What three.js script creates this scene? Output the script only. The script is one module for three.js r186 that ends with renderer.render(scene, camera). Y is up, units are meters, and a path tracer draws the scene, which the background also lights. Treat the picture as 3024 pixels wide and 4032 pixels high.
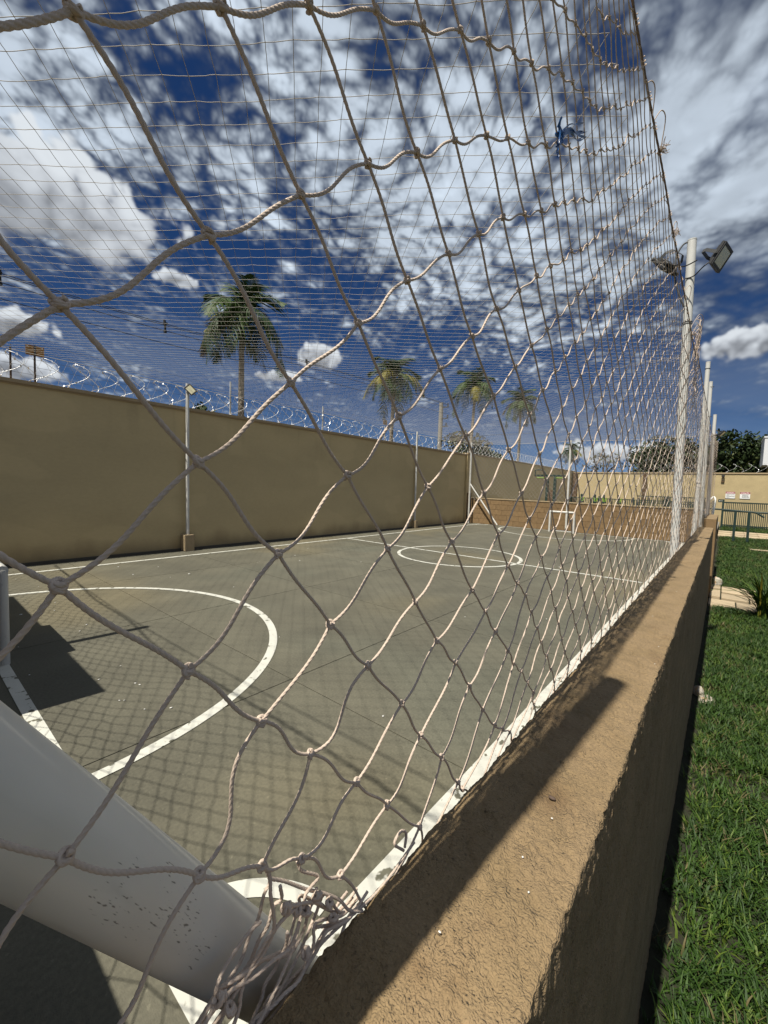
import * as THREE from 'three';
import { mergeGeometries } from 'three/addons/utils/BufferGeometryUtils.js';

// ------------------------------------------------------------------ camera, sky, sun, exposure
const scene = new THREE.Scene();
const camera = new THREE.PerspectiveCamera(102.56, 3 / 4, 0.03, 900);
camera.position.set(0.347, 1.2, 0);
camera.rotation.set(-0.064, 0.6917, 0.0336, 'YXZ');
scene.add(camera);
const renderer = new THREE.WebGLRenderer({ antialias: true });
renderer.toneMapping = THREE.LinearToneMapping;
renderer.toneMappingExposure = 1.5;
renderer.shadowMap.enabled = true;

const SUN_DIR = new THREE.Vector3(-0.037, 1, 0.546).normalize();
const sun = new THREE.DirectionalLight(new THREE.Color(1, 0.95, 0.83), 5);
sun.position.copy(SUN_DIR).multiplyScalar(60).add(new THREE.Vector3(-3, 0, -8));
sun.target.position.set(-3, 0, -8);
sun.castShadow = true;
sun.shadow.mapSize.set(4096, 4096);
Object.assign(sun.shadow.camera, { left: -25, right: 25, top: 30, bottom: -30, near: 1, far: 140 });
scene.add(sun, sun.target);

// ------------------------------------------------------------------ numbers
function rng(seed) { let a = seed >>> 0; return () => { a = (a + 0x6d2b79f5) | 0; let t = Math.imul(a ^ (a >>> 15), 1 | a); t = (t + Math.imul(t ^ (t >>> 7), 61 | t)) ^ t; return ((t ^ (t >>> 14)) >>> 0) / 4294967296; }; }
const PERM = (() => { const r = rng(77), p = new Uint16Array(512), q = [...Array(256).keys()]; for (let i = 255; i > 0; i--) { const j = Math.floor(r() * (i + 1)); [q[i], q[j]] = [q[j], q[i]]; } for (let i = 0; i < 512; i++) p[i] = q[i & 255]; return p; })();
const GX = new Float32Array(256), GY = new Float32Array(256), GZ = new Float32Array(256);
{ const r = rng(5); for (let i = 0; i < 256; i++) { let x, y, z, l; do { x = r() * 2 - 1; y = r() * 2 - 1; z = r() * 2 - 1; l = x * x + y * y + z * z; } while (l > 1 || l < 0.05); l = Math.sqrt(l); GX[i] = x / l; GY[i] = y / l; GZ[i] = z / l; } }
const fade = (t) => t * t * t * (t * (t * 6 - 15) + 10), lerp = (a, b, t) => a + (b - a) * t, clamp = (x, a = 0, b = 1) => x < a ? a : x > b ? b : x, sstep = (a, b, x) => { const t = clamp((x - a) / (b - a)); return t * t * (3 - 2 * t); };
function n2(x, y, px = 256, py = 256) { // gradient noise, periodic in px, py, about -0.8 .. 0.8
  const ix = Math.floor(x), iy = Math.floor(y), fx = x - ix, fy = y - iy, u = fade(fx), v = fade(fy);
  const x0 = ((ix % px) + px) % px, x1 = (x0 + 1) % px, y0 = ((iy % py) + py) % py, y1 = (y0 + 1) % py;
  const g = (a, b, dx, dy) => { const h = PERM[(a + PERM[b & 255]) & 511 & 255] ; return GX[h] * dx + GY[h] * dy; };
  return 1.5 * lerp(lerp(g(x0, y0, fx, fy), g(x1, y0, fx - 1, fy), u), lerp(g(x0, y1, fx, fy - 1), g(x1, y1, fx - 1, fy - 1), u), v);
}
function n3(x, y, z) {
  const ix = Math.floor(x), iy = Math.floor(y), iz = Math.floor(z), fx = x - ix, fy = y - iy, fz = z - iz, u = fade(fx), v = fade(fy), w = fade(fz);
  const g = (a, b, c, dx, dy, dz) => { const h = PERM[(PERM[(PERM[a & 255] + b) & 255] + c) & 255]; return GX[h] * dx + GY[h] * dy + GZ[h] * dz; };
  return 1.4 * lerp(lerp(lerp(g(ix, iy, iz, fx, fy, fz), g(ix + 1, iy, iz, fx - 1, fy, fz), u), lerp(g(ix, iy + 1, iz, fx, fy - 1, fz), g(ix + 1, iy + 1, iz, fx - 1, fy - 1, fz), u), v),
    lerp(lerp(g(ix, iy, iz + 1, fx, fy, fz - 1), g(ix + 1, iy, iz + 1, fx - 1, fy, fz - 1), u), lerp(g(ix, iy + 1, iz + 1, fx, fy - 1, fz - 1), g(ix + 1, iy + 1, iz + 1, fx - 1, fy - 1, fz - 1), u), v), w);
}
const fbm2 = (x, y, o, p = 256) => { let s = 0, a = 0.5, f = 1; for (let i = 0; i < o; i++) { s += a * n2(x * f, y * f, p * f, p * f); a *= 0.5; f *= 2; } return s; };
const fbm3 = (x, y, z, o) => { let s = 0, a = 0.5, f = 1; for (let i = 0; i < o; i++) { s += a * n3(x * f + i * 7.3, y * f, z * f - i * 3.1); a *= 0.5; f *= 2.03; } return s; };

// ------------------------------------------------------------------ sky: blue air, a broken high layer and some cumulus
{
  const W = 2560, H = 1280, DIM = 1 / 1.5, data = new Float32Array(W * H * 4), R = Math.PI / 180;
  // openings of blue in the high layer (on a plane at height 1: x, z, size, strength)
  const gaps = [[-1.04, -0.42, 0.12, 0.14], [-1.01, -0.56, 0.12, 0.18], [-0.98, -0.72, 0.12, 0.16], [-1.62, -0.78, 0.28, 0.75], [-1.45, -1.22, 0.27, 0.6], [-1.2, -1.62, 0.22, 0.25], [-0.38, -1.0, 0.12, 0.2], [-0.1, -2.25, 0.3, 0.4], [-0.17, -0.95, 0.1, 0.12], [-0.55, -1.38, 0.1, 0.25], [0.1, -2.1, 0.2, 0.2], [-2.4, -1.2, 0.6, 0.4], [-2.0, -2.1, 0.4, 0.25]];
  const fills = [[-0.82, -0.92, 0.26, 0.22], [-1.18, -0.18, 0.3, 0.12], [-0.1, -1.25, 0.3, 0.2], [-0.02, -1.55, 0.25, 0.2], [-0.95, -1.5, 0.25, 0.26], [-0.85, -1.95, 0.25, 0.24], [-1.45, -0.25, 0.3, 0.15], [-0.6, -1.85, 0.3, 0.15], [-0.7, -2.3, 0.3, 0.2], [-0.62, -1.1, 0.2, 0.12]];
  // cumulus: azimuth (0 = along the court, minus to the left), elevation, half width, half height, in degrees, roughness
  const cum = [[-87, 25.4, 20.5, 6.2, 0.85], [-49, 16.3, 3.2, 2.1, 0.5], [-54.5, 13.6, 3.2, 0.9, 0.6], [1.6, 15.4, 5.6, 2.0, 0.6], [8, 16.5, 5, 3, 0.7], [-12, 4.6, 3.4, 1.9, 0.7], [-7.5, 4.4, 2.6, 1.8, 0.7], [-15.5, 4.9, 2.0, 1.5, 0.7], [-3, 4.2, 3, 1.2, 0.7], [-82.5, 14.6, 4.2, 1.9, 0.7], [-82, 10.4, 4.6, 1.7, 0.7], [-66.5, 22.6, 2.4, 0.9, 0.8],
    [40, 14, 8, 3.4, 0.8], [75, 20, 11, 5, 0.8], [110, 12, 9, 3, 0.8], [150, 18, 12, 5, 0.8], [-130, 15, 10, 4, 0.8], [-165, 9, 8, 2.5, 0.8], [25, 5, 4, 1.6, 0.7], [60, 6, 5, 1.8, 0.7], [-110, 6, 5, 1.8, 0.7], [-30, 3.6, 2.5, 0.8, 0.7]];
  for (let row = H / 2; row < H; row++) {
    const el = ((row + 0.5) / H - 0.5) * Math.PI, y = Math.sin(el), c = Math.cos(el), e = el / R;
    for (let col = 0; col < W; col++) {
      const ph = ((col + 0.5) / W - 0.5) * 2 * Math.PI, dx = Math.cos(ph) * c, dz = Math.sin(ph) * c, az = Math.atan2(dx, -dz) / R;
      const sd = dx * SUN_DIR.x + y * SUN_DIR.y + dz * SUN_DIR.z;
      // clear air
      const t = Math.pow(1 - y, 3.2), hz = Math.exp(-e / 5.5), gl = 0.1 * Math.pow(Math.max(0, sd), 8) + 0.25 * Math.pow(Math.max(0, sd), 90);
      let r = lerp(0.0105, 0.024, t) + 0.2 * hz + gl, g = lerp(0.034, 0.1, t) + 0.27 * hz + gl, b = lerp(0.115, 0.3, t) + 0.27 * hz + gl;
      // high broken layer
      if (e > 3) {
      const k = 1 / (y + 0.06), X = dx * k, Z = dz * k, rr = Math.hypot(X, Z);
      const w1 = n3(X * 2.3, Z * 2.3, 3.3), w2 = n3(X * 2.3, Z * 2.3, 9.1), wx = X + 0.07 * w1, wz = Z + 0.07 * w2;
      const soft = sstep(-0.5, 0.0, X); let cov = 0.12 - 0.5 * sstep(lerp(1.75, 2.3, soft), lerp(2.75, 4.2, soft), rr);
      for (const [a, bb, s, w] of gaps) { const q = ((X - a) ** 2 + (Z - bb) ** 2) / (s * s); if (q < 8) cov -= w * Math.exp(-q); }
      for (const [a, bb, s, w] of fills) { const q = ((X - a) ** 2 + (Z - bb) ** 2) / (s * s); if (q < 8) cov += w * Math.exp(-q); }
      const big = n3(wx * 1.9 + 4, wz * 1.9, 1.7), mid = fbm3(wx * 5.2 + 0.4 * w2, wz * 4.4, 4.4, 3), st = fbm3((wx - 0.6 * wz) * 3.4, (wz + 0.6 * wx) * 1.7, 2.2, 3);
      let bil = 0, am = 0.5, fq = 11; for (let o = 0; o < 4; o++) { bil += am * (Math.abs(n3(wx * fq + 0.6 * mid, wz * fq * 0.88, 8.2 + o)) * 1.25 - 0.26); am *= 0.55; fq *= 2.05; }
      const dens = cov + 0.3 * big + lerp(0.9 * mid + 1.5 * bil, 0.95 * st + 0.4 * mid + 0.5 * bil, soft);
      let al = sstep(-0.3, 0.42, dens); al = 0.32 * sstep(-0.55, 0.0, dens) * (rr < 2.6 ? 1 : 1 - 0.6 * sstep(2.6, 3.4, rr)) + 0.68 * al;
      const lum = lerp(0.22, 0.68, sstep(-0.25, 0.6, dens)) + 0.5 * bil * (1 - 0.5 * soft) + 0.3 * mid + 0.12 * w2 - lerp(0.1, 0.2, soft) * sstep(0.35, 0.9, dens + 0.5 * w1 + 0.4 * st);
      al *= 0.95 * sstep(4, 11, e);
      r = lerp(r, clamp(lum * 0.82, 0.05, 0.8), al); g = lerp(g, clamp(lum * 0.94, 0.07, 0.88), al); b = lerp(b, clamp(lum * 1.08, 0.11, 0.95), al);
      }
      const k = 1 / (y + 0.06), X = dx * k, Z = dz * k, rr = Math.hypot(X, Z);
      // thin low wisps
      const wi = 0.14 * sstep(0.06, 0.5, fbm3(X * 0.9 + 0.3 * Z, Z * 0.55, 6.6, 4) + 0.12) * sstep(1.9, 2.6, rr) * sstep(2, 7, e);
      r = lerp(r, 0.36, wi); g = lerp(g, 0.42, wi); b = lerp(b, 0.5, wi);
      // cumulus
      for (const [a, ce, hw, hh, ro] of cum) {
        let da = az - a; da -= 360 * Math.round(da / 360); const u = da * c / hw, v = (e - ce) / hh;
        if (u * u + v * v > 4) continue;
        const s1 = Math.min(1.6, 4.2 / hh), P = fbm3(dx * 20 * s1, y * 24 * s1, dz * 20 * s1, 5), B = Math.abs(n3(dx * 34 * s1, y * 34 * s1, dz * 34 * s1 + 7)) - 0.25;
        const base = v < 0 ? v * 1.3 : v, d = 1 - Math.sqrt(u * u + base * base) + ro * (1.1 * P + 0.5 * B);
        const ca = 0.95 * sstep(0.05, lerp(0.22, 0.6, sstep(0.1, -0.7, v)), d); if (ca <= 0) continue;
        const L = clamp(0.48 + 0.34 * v + 0.75 * P + 0.5 * B - 0.22 * sstep(0.35, 1.1, d), 0, 1), lo = e < 8 ? 0.32 : 0.22, q = lerp(lo, 0.8, sstep(0.1, 0.9, L));
        r = lerp(r, q * 0.94, ca); g = lerp(g, q, ca); b = lerp(b, q * (1.12 - 0.08 * q), ca);
      }
      const o = (row * W + col) * 4; data[o] = r * DIM; data[o + 1] = g * DIM; data[o + 2] = b * DIM; data[o + 3] = 1;
    }
  }
  for (let i = 0; i < W * H / 2; i++) { data[i * 4] = 0.11; data[i * 4 + 1] = 0.1; data[i * 4 + 2] = 0.08; data[i * 4 + 3] = 1; }
  const tex = new THREE.DataTexture(data, W, H, THREE.RGBAFormat, THREE.FloatType);
  tex.mapping = THREE.EquirectangularReflectionMapping; tex.magFilter = THREE.LinearFilter; tex.minFilter = THREE.LinearFilter; tex.needsUpdate = true;
  scene.background = tex; scene.environment = tex;
}

// ------------------------------------------------------------------ naming helpers
const V = (x, y, z) => new THREE.Vector3(x, y, z);
const used = new Map();
function numbered(name) { const base = name.replace(/_\d{3}$/, ''), n = used.get(base) ?? 0; used.set(base, n + 1); return n ? base + '_' + String(n).padStart(3, '0') : base; }
function tag(o, label, category, group, kind) { if (label) o.userData.label = label; if (category) o.userData.category = category; if (group) o.userData.group = group; if (kind) o.userData.kind = kind; return o; }
function thing(name, label, category, [x, y, z] = [0, 0, 0], turn = 0, group) { const o = new THREE.Group(); o.name = numbered(name); o.position.set(x, y, z); o.rotation.y = turn; scene.add(o); return tag(o, label, category, group); }
const AT = ['position', 'normal', 'uv'];
function join(gs) {
  const all = (Array.isArray(gs) ? gs.flat(9) : [gs]).map((g) => { if (!g.index) { const n = g.attributes.position.count, ix = new Uint32Array(n); for (let i = 0; i < n; i++) ix[i] = i; g.setIndex(new THREE.BufferAttribute(ix, 1)); } for (const k of Object.keys(g.attributes)) if (!AT.includes(k) && k !== 'color') g.deleteAttribute(k); return g; });
  return all.length === 1 ? all[0] : mergeGeometries(all);
}
function part(name, gs, mat, parent) { const m = new THREE.Mesh(join(gs), mat); m.name = parent === scene ? numbered(name) : name; m.castShadow = m.receiveShadow = true; parent.add(m); return m; }
function struct(name, gs, mat) { return tag(part(name, gs, mat, scene), null, null, null, 'structure'); }
function copyOf(src, label, [x, y, z], turn = 0) { const c = src.clone(); c.name = numbered(src.name); c.position.set(x, y, z); c.rotation.y = turn; c.userData = { ...src.userData, label }; scene.add(c); return c; }

// ------------------------------------------------------------------ geometry helpers
function box(w, h, d, x = 0, y = 0, z = 0, bev = 0) { // centre at x,y,z ; uv in metres
  let g;
  if (bev > 0) {
    const s = new THREE.Shape(), a = w / 2 - bev, b = h / 2 - bev; s.moveTo(-a, -b); s.lineTo(a, -b); s.lineTo(a, b); s.lineTo(-a, b);
    g = new THREE.ExtrudeGeometry(s, { depth: d - 2 * bev, bevelThickness: bev, bevelSize: bev, bevelSegments: 1, steps: 1 }); g.translate(0, 0, -d / 2 + bev);
  } else g = new THREE.BoxGeometry(w, h, d);
  g.translate(x, y, z); return boxUV(g);
}
function boxUV(g) { // world-sized uv by the face's main axis
  const nonIx = g.index ? g.toNonIndexed() : g, p = nonIx.attributes.position, n = nonIx.attributes.normal, uv = new Float32Array(p.count * 2);
  for (let i = 0; i < p.count; i++) { const ax = Math.abs(n.getX(i)), ay = Math.abs(n.getY(i)), az = Math.abs(n.getZ(i)); const [u, v] = ax > ay && ax > az ? [p.getZ(i), p.getY(i)] : ay > az ? [p.getX(i), p.getZ(i)] : [p.getX(i), p.getY(i)]; uv[2 * i] = u; uv[2 * i + 1] = v; }
  nonIx.setAttribute('uv', new THREE.BufferAttribute(uv, 2)); return nonIx;
}
function frames(pts) { // points -> tangents and carried normals
  const n = pts.length, T = [], N = [];
  for (let i = 0; i < n; i++) T.push(pts[Math.min(n - 1, i + 1)].clone().sub(pts[Math.max(0, i - 1)]).normalize());
  let nn = Math.abs(T[0].x) < 0.9 ? V(1, 0, 0) : V(0, 1, 0); nn.sub(T[0].clone().multiplyScalar(nn.dot(T[0]))).normalize();
  for (let i = 0; i < n; i++) { nn = nn.clone().sub(T[i].clone().multiplyScalar(nn.dot(T[i]))).normalize(); N.push(nn); }
  return [T, N];
}
const STR = (phi) => { const s = 2 * Math.PI / 3, p = ((phi % s) + s) % s - s / 2; return 0.72 + 0.28 * Math.cos(1.5 * p); };
function sweep(pts, R, M, { pitch = 0, cap = true, phase = 0, taper = null } = {}) { // tube along the points as given; pitch > 0: a laid three-strand rope
  const n = pts.length, [T, N] = frames(pts), pos = [], nor = [], uv = [], ix = []; let s = 0;
  const rad = (th, s) => pitch ? STR(th - phase - (2 * Math.PI * s) / pitch) : 1;
  for (let i = 0; i < n; i++) {
    if (i) s += pts[i].distanceTo(pts[i - 1]);
    const B = T[i].clone().cross(N[i]), r0 = taper ? R * taper(i / (n - 1)) : R;
    for (let j = 0; j <= M; j++) {
      const th = (j / M) * 2 * Math.PI, k = rad(th, s), c = Math.cos(th), q = Math.sin(th), d = V(N[i].x * c + B.x * q, N[i].y * c + B.y * q, N[i].z * c + B.z * q);
      pos.push(pts[i].x + d.x * r0 * k, pts[i].y + d.y * r0 * k, pts[i].z + d.z * r0 * k);
      if (pitch) { const h = 0.02, dk = (rad(th + h, s) - rad(th - h, s)) / (2 * h) / k, ds = (rad(th, s + h * R) - rad(th, s - h * R)) / (2 * h); const t2 = V(-N[i].x * q + B.x * c, -N[i].y * q + B.y * c, -N[i].z * q + B.z * c); d.addScaledVector(t2, -dk).addScaledVector(T[i], -ds).normalize(); }
      nor.push(d.x, d.y, d.z); uv.push(j / M, s);
      if (i && j < M) { const a = (i - 1) * (M + 1) + j, b = a + M + 1; ix.push(a, a + 1, b, b, a + 1, b + 1); }
    }
  }
  if (cap) for (const [i, sg] of [[0, -1], [n - 1, 1]]) { const o = pos.length / 3; pos.push(pts[i].x, pts[i].y, pts[i].z); nor.push(T[i].x * sg, T[i].y * sg, T[i].z * sg); uv.push(0, 0); for (let j = 0; j <= M; j++) { const a = (i * (M + 1) + j) * 3; pos.push(pos[a], pos[a + 1], pos[a + 2]); nor.push(T[i].x * sg, T[i].y * sg, T[i].z * sg); uv.push(0, 0); if (j < M) sg > 0 ? ix.push(o, o + 1 + j, o + 2 + j) : ix.push(o, o + 2 + j, o + 1 + j); } }
  const g = new THREE.BufferGeometry(); g.setAttribute('position', new THREE.Float32BufferAttribute(pos, 3)); g.setAttribute('normal', new THREE.Float32BufferAttribute(nor, 3)); g.setAttribute('uv', new THREE.Float32BufferAttribute(uv, 2)); g.setIndex(ix); return g;
}
const curve = (pts, n) => new THREE.CatmullRomCurve3(pts, false, 'centripetal').getPoints(n);
const rod = (a, b, R, M = 12, n = 1) => { const p = []; for (let i = 0; i <= n; i++) p.push(a.clone().lerp(b, i / n)); return sweep(p, R, M); };

// ------------------------------------------------------------------ textures and materials
function dataTex(S, fn, srgb = true) { // fn(u, v) in 0..1 -> linear rgb triple (0..1), or a number
  const d = new Uint8Array(S * S * 4), enc = (x) => 255 * (srgb ? (x <= 0.0031308 ? 12.92 * x : 1.055 * Math.pow(x, 1 / 2.4) - 0.055) : x);
  for (let j = 0; j < S; j++) for (let i = 0; i < S; i++) { let c = fn(i / S, j / S); if (typeof c === 'number') c = [c, c, c]; const o = (j * S + i) * 4; for (let k = 0; k < 3; k++) d[o + k] = clamp(enc(clamp(c[k])), 0, 255); d[o + 3] = 255; }
  const t = new THREE.DataTexture(d, S, S); t.wrapS = t.wrapT = THREE.RepeatWrapping; t.magFilter = THREE.LinearFilter; t.minFilter = THREE.LinearMipmapLinearFilter; t.generateMipmaps = true; if (srgb) t.colorSpace = THREE.SRGBColorSpace; t.needsUpdate = true; return t;
}
const rep = (t, m) => { const c = t.clone(); c.repeat.set(1 / m, 1 / m); c.needsUpdate = true; return c; };
const F = (u, v, f, o) => fbm2(u * f, v * f, o, f);
const std = (o) => new THREE.MeshStandardMaterial({ roughness: 0.9, metalness: 0, ...o });
const lin = (r, g, b) => new THREE.Color().setRGB(r, g, b);
// grain that keeps to [0,1]
const grain = dataTex(512, (u, v) => 0.5 + 0.45 * F(u, v, 96, 3) + 0.25 * F(u, v, 24, 3), false);
const stuccoBump = dataTex(1024, (u, v) => { const a = F(u, v, 20, 3), w1 = F(u + 0.02 * a, v, 30, 2), rid = 1 - Math.min(1, Math.abs(w1) * 10), g1 = F(u, v, 150, 3), g2 = F(u, v, 70, 2), pit = Math.max(0, F(u, v, 88, 2) - 0.25) * 2.6; return clamp(0.62 + 0.42 * g1 + 0.3 * g2 + 0.12 * a - 0.34 * rid * rid * sstep(0.0, 0.3, F(u, v, 9, 2) + 0.08) - pit); }, false);
const stuccoMap = dataTex(1024, (u, v) => { const l = F(u, v, 6, 4), g1 = F(u, v, 150, 2), p = sstep(0.28, 0.46, F(u, v, 88, 2)); const k = 1 + 0.26 * l + 0.3 * g1 - 0.5 * p; return [0.205 * k, 0.142 * k, 0.074 * k * (1 + 0.1 * l)]; });
const M = {
  slab: std({ vertexColors: true, map: rep(dataTex(1024, (u, v) => { const a = F(u, v, 5, 5), b = F(u, v, 150, 3), sc = sstep(0.36, 0.42, F(u, v, 90, 2)), k = 0.8 + 0.32 * a + 0.34 * b + 0.35 * sc; return [0.84 * k, 0.84 * k, 0.84 * k]; }), 1.9), bumpMap: rep(grain, 0.35), bumpScale: 0.0012, roughness: 0.82 }),
  joint: std({ color: lin(0.018, 0.016, 0.013) }),
  line: std({ map: rep(dataTex(1024, (u, v) => { const c = sstep(0.22, 0.32, F(u, v, 22, 4) + 0.3 * F(u, v, 3, 2)), d = sstep(0.3, 0.42, F(u, v, 80, 3)) * 0.5, k = 1 + 0.18 * F(u, v, 10, 4); return [lerp(0.46 * k, 0.1, Math.max(c, d)), lerp(0.455 * k, 0.096, Math.max(c, d)), lerp(0.41 * k, 0.07, Math.max(c, d))]; }), 1.3), roughness: 0.7 }),
  stucco: std({ map: rep(stuccoMap, 0.9), bumpMap: rep(stuccoBump, 0.42), bumpScale: 0.006, roughness: 0.95 }),
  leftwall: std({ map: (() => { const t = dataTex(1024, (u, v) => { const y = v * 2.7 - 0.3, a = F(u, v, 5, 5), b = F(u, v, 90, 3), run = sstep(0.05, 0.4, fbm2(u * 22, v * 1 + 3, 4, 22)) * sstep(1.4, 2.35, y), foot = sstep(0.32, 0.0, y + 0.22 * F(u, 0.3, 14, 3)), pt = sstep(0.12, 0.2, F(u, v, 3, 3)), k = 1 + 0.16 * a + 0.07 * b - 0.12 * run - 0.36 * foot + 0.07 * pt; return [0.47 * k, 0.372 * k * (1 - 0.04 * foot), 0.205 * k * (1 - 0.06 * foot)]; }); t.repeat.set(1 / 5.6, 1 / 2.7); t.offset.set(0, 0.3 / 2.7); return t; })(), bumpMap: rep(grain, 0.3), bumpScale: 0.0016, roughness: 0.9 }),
  coping: std({ color: lin(0.33, 0.25, 0.15), bumpMap: rep(grain, 0.25), bumpScale: 0.002 }),
  base_strip: std({ color: lin(0.08, 0.07, 0.055), bumpMap: rep(grain, 0.2), bumpScale: 0.003 }),
  block: [0, 1, 2, 3].map((i) => std({ map: rep(dataTex(256, (u, v) => { const a = F(u + i * 0.3, v, 6, 4), b = F(u, v, 60, 3), k = (0.93 + 0.045 * i) * (1 + 0.2 * a + 0.22 * b); return [0.185 * k, 0.118 * k, 0.056 * k]; }), 0.7), bumpMap: rep(grain, 0.2), bumpScale: 0.002 })),
  mortar: std({ color: lin(0.14, 0.085, 0.038) }),
  backwall: std({ map: rep(dataTex(512, (u, v) => { const a = F(u, v, 8, 5), b = F(u, v, 90, 3), k = 1 + 0.16 * a + 0.2 * b; return [0.41 * k, 0.325 * k, 0.18 * k]; }), 2.6), bumpMap: rep(stuccoBump, 1.5), bumpScale: 0.012 }),
  brown: std({ color: lin(0.085, 0.05, 0.025), bumpMap: rep(grain, 0.2), bumpScale: 0.003 }),
  white: std({ map: rep(dataTex(512, (u, v) => { const a = F(u, v, 5, 4), s = sstep(0.3, 0.44, F(u, v, 12, 4)), k = 0.92 + 0.1 * a - 0.22 * s; return [0.57 * k, 0.56 * k, 0.53 * k]; }), 0.5), roughness: 0.42 }),
  galv: std({ map: rep(dataTex(512, (u, v) => { const a = F(u, v, 6, 4), s = sstep(0.24, 0.44, F(u, v, 16, 4)), k = 0.9 + 0.16 * a - 0.25 * s; return [0.56 * k, 0.56 * k, 0.54 * k]; }), 0.6), roughness: 0.5 }),
  rope: std({ map: rep(dataTex(256, (u, v) => { const k = 0.95 + 0.3 * F(u, v, 40, 3) + 0.12 * F(u, v, 6, 2); return [0.5 * k, 0.4 * k, 0.325 * k]; }), 0.05), roughness: 0.78 }),
  ropeDark: std({ color: lin(0.2, 0.14, 0.11), roughness: 0.85 }),  // the shaded side of the top rope is put into this colour
  twine: std({ color: lin(0.42, 0.385, 0.34), roughness: 0.75 }),
  ribbon: std({ color: lin(0.015, 0.09, 0.28), roughness: 0.35 }),
  black: std({ color: lin(0.012, 0.012, 0.014), roughness: 0.55 }),
  dgrey: std({ color: lin(0.045, 0.047, 0.05), roughness: 0.5 }),
  lens: std({ color: lin(0.55, 0.52, 0.36), roughness: 0.15 }),
  steel: std({ color: lin(0.7, 0.7, 0.7), roughness: 0.35, metalness: 0.4 }),
  rust: std({ color: lin(0.07, 0.045, 0.032), roughness: 0.8 }),
  green: std({ color: lin(0.005, 0.022, 0.018), roughness: 0.6 }),
  lime: std({ color: lin(0.13, 0.24, 0.015), roughness: 0.5 }),
  yellow: std({ color: lin(0.3, 0.13, 0.01), roughness: 0.5 }),
  concrete: std({ map: rep(dataTex(256, (u, v) => { const k = 1 + 0.25 * F(u, v, 8, 4) + 0.2 * F(u, v, 50, 2); return [0.22 * k, 0.205 * k, 0.18 * k]; }), 0.8), bumpMap: rep(grain, 0.2), bumpScale: 0.002 }),
  stone: [0, 1, 2].map((i) => std({ map: rep(dataTex(256, (u, v) => { const a = F(u, v * 1, 5, 4), b = F(u + i * 0.2, v, 40, 3), k = (0.9 + 0.08 * i) * (1 + 0.25 * a + 0.2 * b); return [0.36 * k, 0.285 * k, 0.19 * k]; }), 0.9), bumpMap: rep(grain, 0.25), bumpScale: 0.004 })),
  rock: std({ map: rep(dataTex(256, (u, v) => { const k = 1 + 0.55 * F(u, v, 8, 5), q = sstep(0, 0.3, F(u, v, 4, 3)); return [0.4 * k, lerp(0.36, 0.27, q) * k, lerp(0.3, 0.16, q) * k]; }), 0.2), bumpMap: rep(grain, 0.2), bumpScale: 0.006 }),
  fleck: std({ color: lin(0.55, 0.54, 0.52) }),
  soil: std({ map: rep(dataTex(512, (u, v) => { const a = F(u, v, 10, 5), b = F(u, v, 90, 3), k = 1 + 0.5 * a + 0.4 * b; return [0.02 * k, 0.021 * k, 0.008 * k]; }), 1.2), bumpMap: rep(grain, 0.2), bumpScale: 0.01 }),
  earth: std({ map: rep(dataTex(512, (u, v) => { const k = 1 + 0.4 * F(u, v, 8, 5); return [0.1 * k, 0.085 * k, 0.045 * k]; }), 9) }),
  bark: std({ color: lin(0.11, 0.085, 0.06), bumpMap: rep(grain, 0.15), bumpScale: 0.01 }),
  palmTrunk: std({ map: rep(dataTex(256, (u, v) => { const k = 1 + 0.35 * Math.sin(v * 2 * Math.PI * 7 + 2 * F(u, v, 4, 2)) + 0.3 * F(u, v, 20, 3); return [0.2 * k, 0.165 * k, 0.125 * k]; }), 1), roughness: 0.9 }),
  white2: std({ color: lin(0.6, 0.61, 0.63), roughness: 0.6 }),
};
const leafMat = (r, g, b, tr = 0.18) => new THREE.MeshPhysicalMaterial({ color: lin(r, g, b), roughness: 0.55, metalness: 0, transmission: tr, thickness: 0, side: THREE.DoubleSide });
const grassMats = [leafMat(0.034, 0.073, 0.009), leafMat(0.02, 0.048, 0.007), leafMat(0.078, 0.118, 0.016), leafMat(0.12, 0.1, 0.045)];
const palmMats = [leafMat(0.017, 0.04, 0.007), leafMat(0.034, 0.064, 0.009), leafMat(0.15, 0.13, 0.014), leafMat(0.08, 0.05, 0.012)];
const crownMats = [leafMat(0.022, 0.04, 0.012), leafMat(0.03, 0.05, 0.014), leafMat(0.06, 0.075, 0.018), leafMat(0.1, 0.085, 0.055)];
for (const m of [...grassMats, ...palmMats, ...crownMats]) { m.roughness = 0.6; m.specularIntensity = 0.45; }

// ------------------------------------------------------------------ the setting: ground, lawn terrain, court floor and its markings
const GZ0 = -7, lawnY = (z) => z > GZ0 ? -0.9 : -0.9 + 0.65 * Math.min(1, (GZ0 - z) / 18);
{
  const g = new THREE.PlaneGeometry(1400, 1400, 8, 8); g.rotateX(-Math.PI / 2); g.translate(0, -1.3, -200); struct('ground', boxUV(g), M.earth);
}
{
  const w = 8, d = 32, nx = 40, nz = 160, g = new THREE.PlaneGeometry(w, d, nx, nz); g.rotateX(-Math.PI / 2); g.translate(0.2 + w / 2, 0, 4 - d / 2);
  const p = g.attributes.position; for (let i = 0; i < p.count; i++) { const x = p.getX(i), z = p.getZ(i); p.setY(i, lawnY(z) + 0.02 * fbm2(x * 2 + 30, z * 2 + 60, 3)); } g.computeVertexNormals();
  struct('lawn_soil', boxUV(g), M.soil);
  const h = new THREE.PlaneGeometry(20, 14.5, 20, 20); h.rotateX(-Math.PI / 2); h.translate(-9.8, -0.02, -20.45); // paved yard behind the court
  struct('yard', boxUV(h), M.concrete);
}
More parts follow.
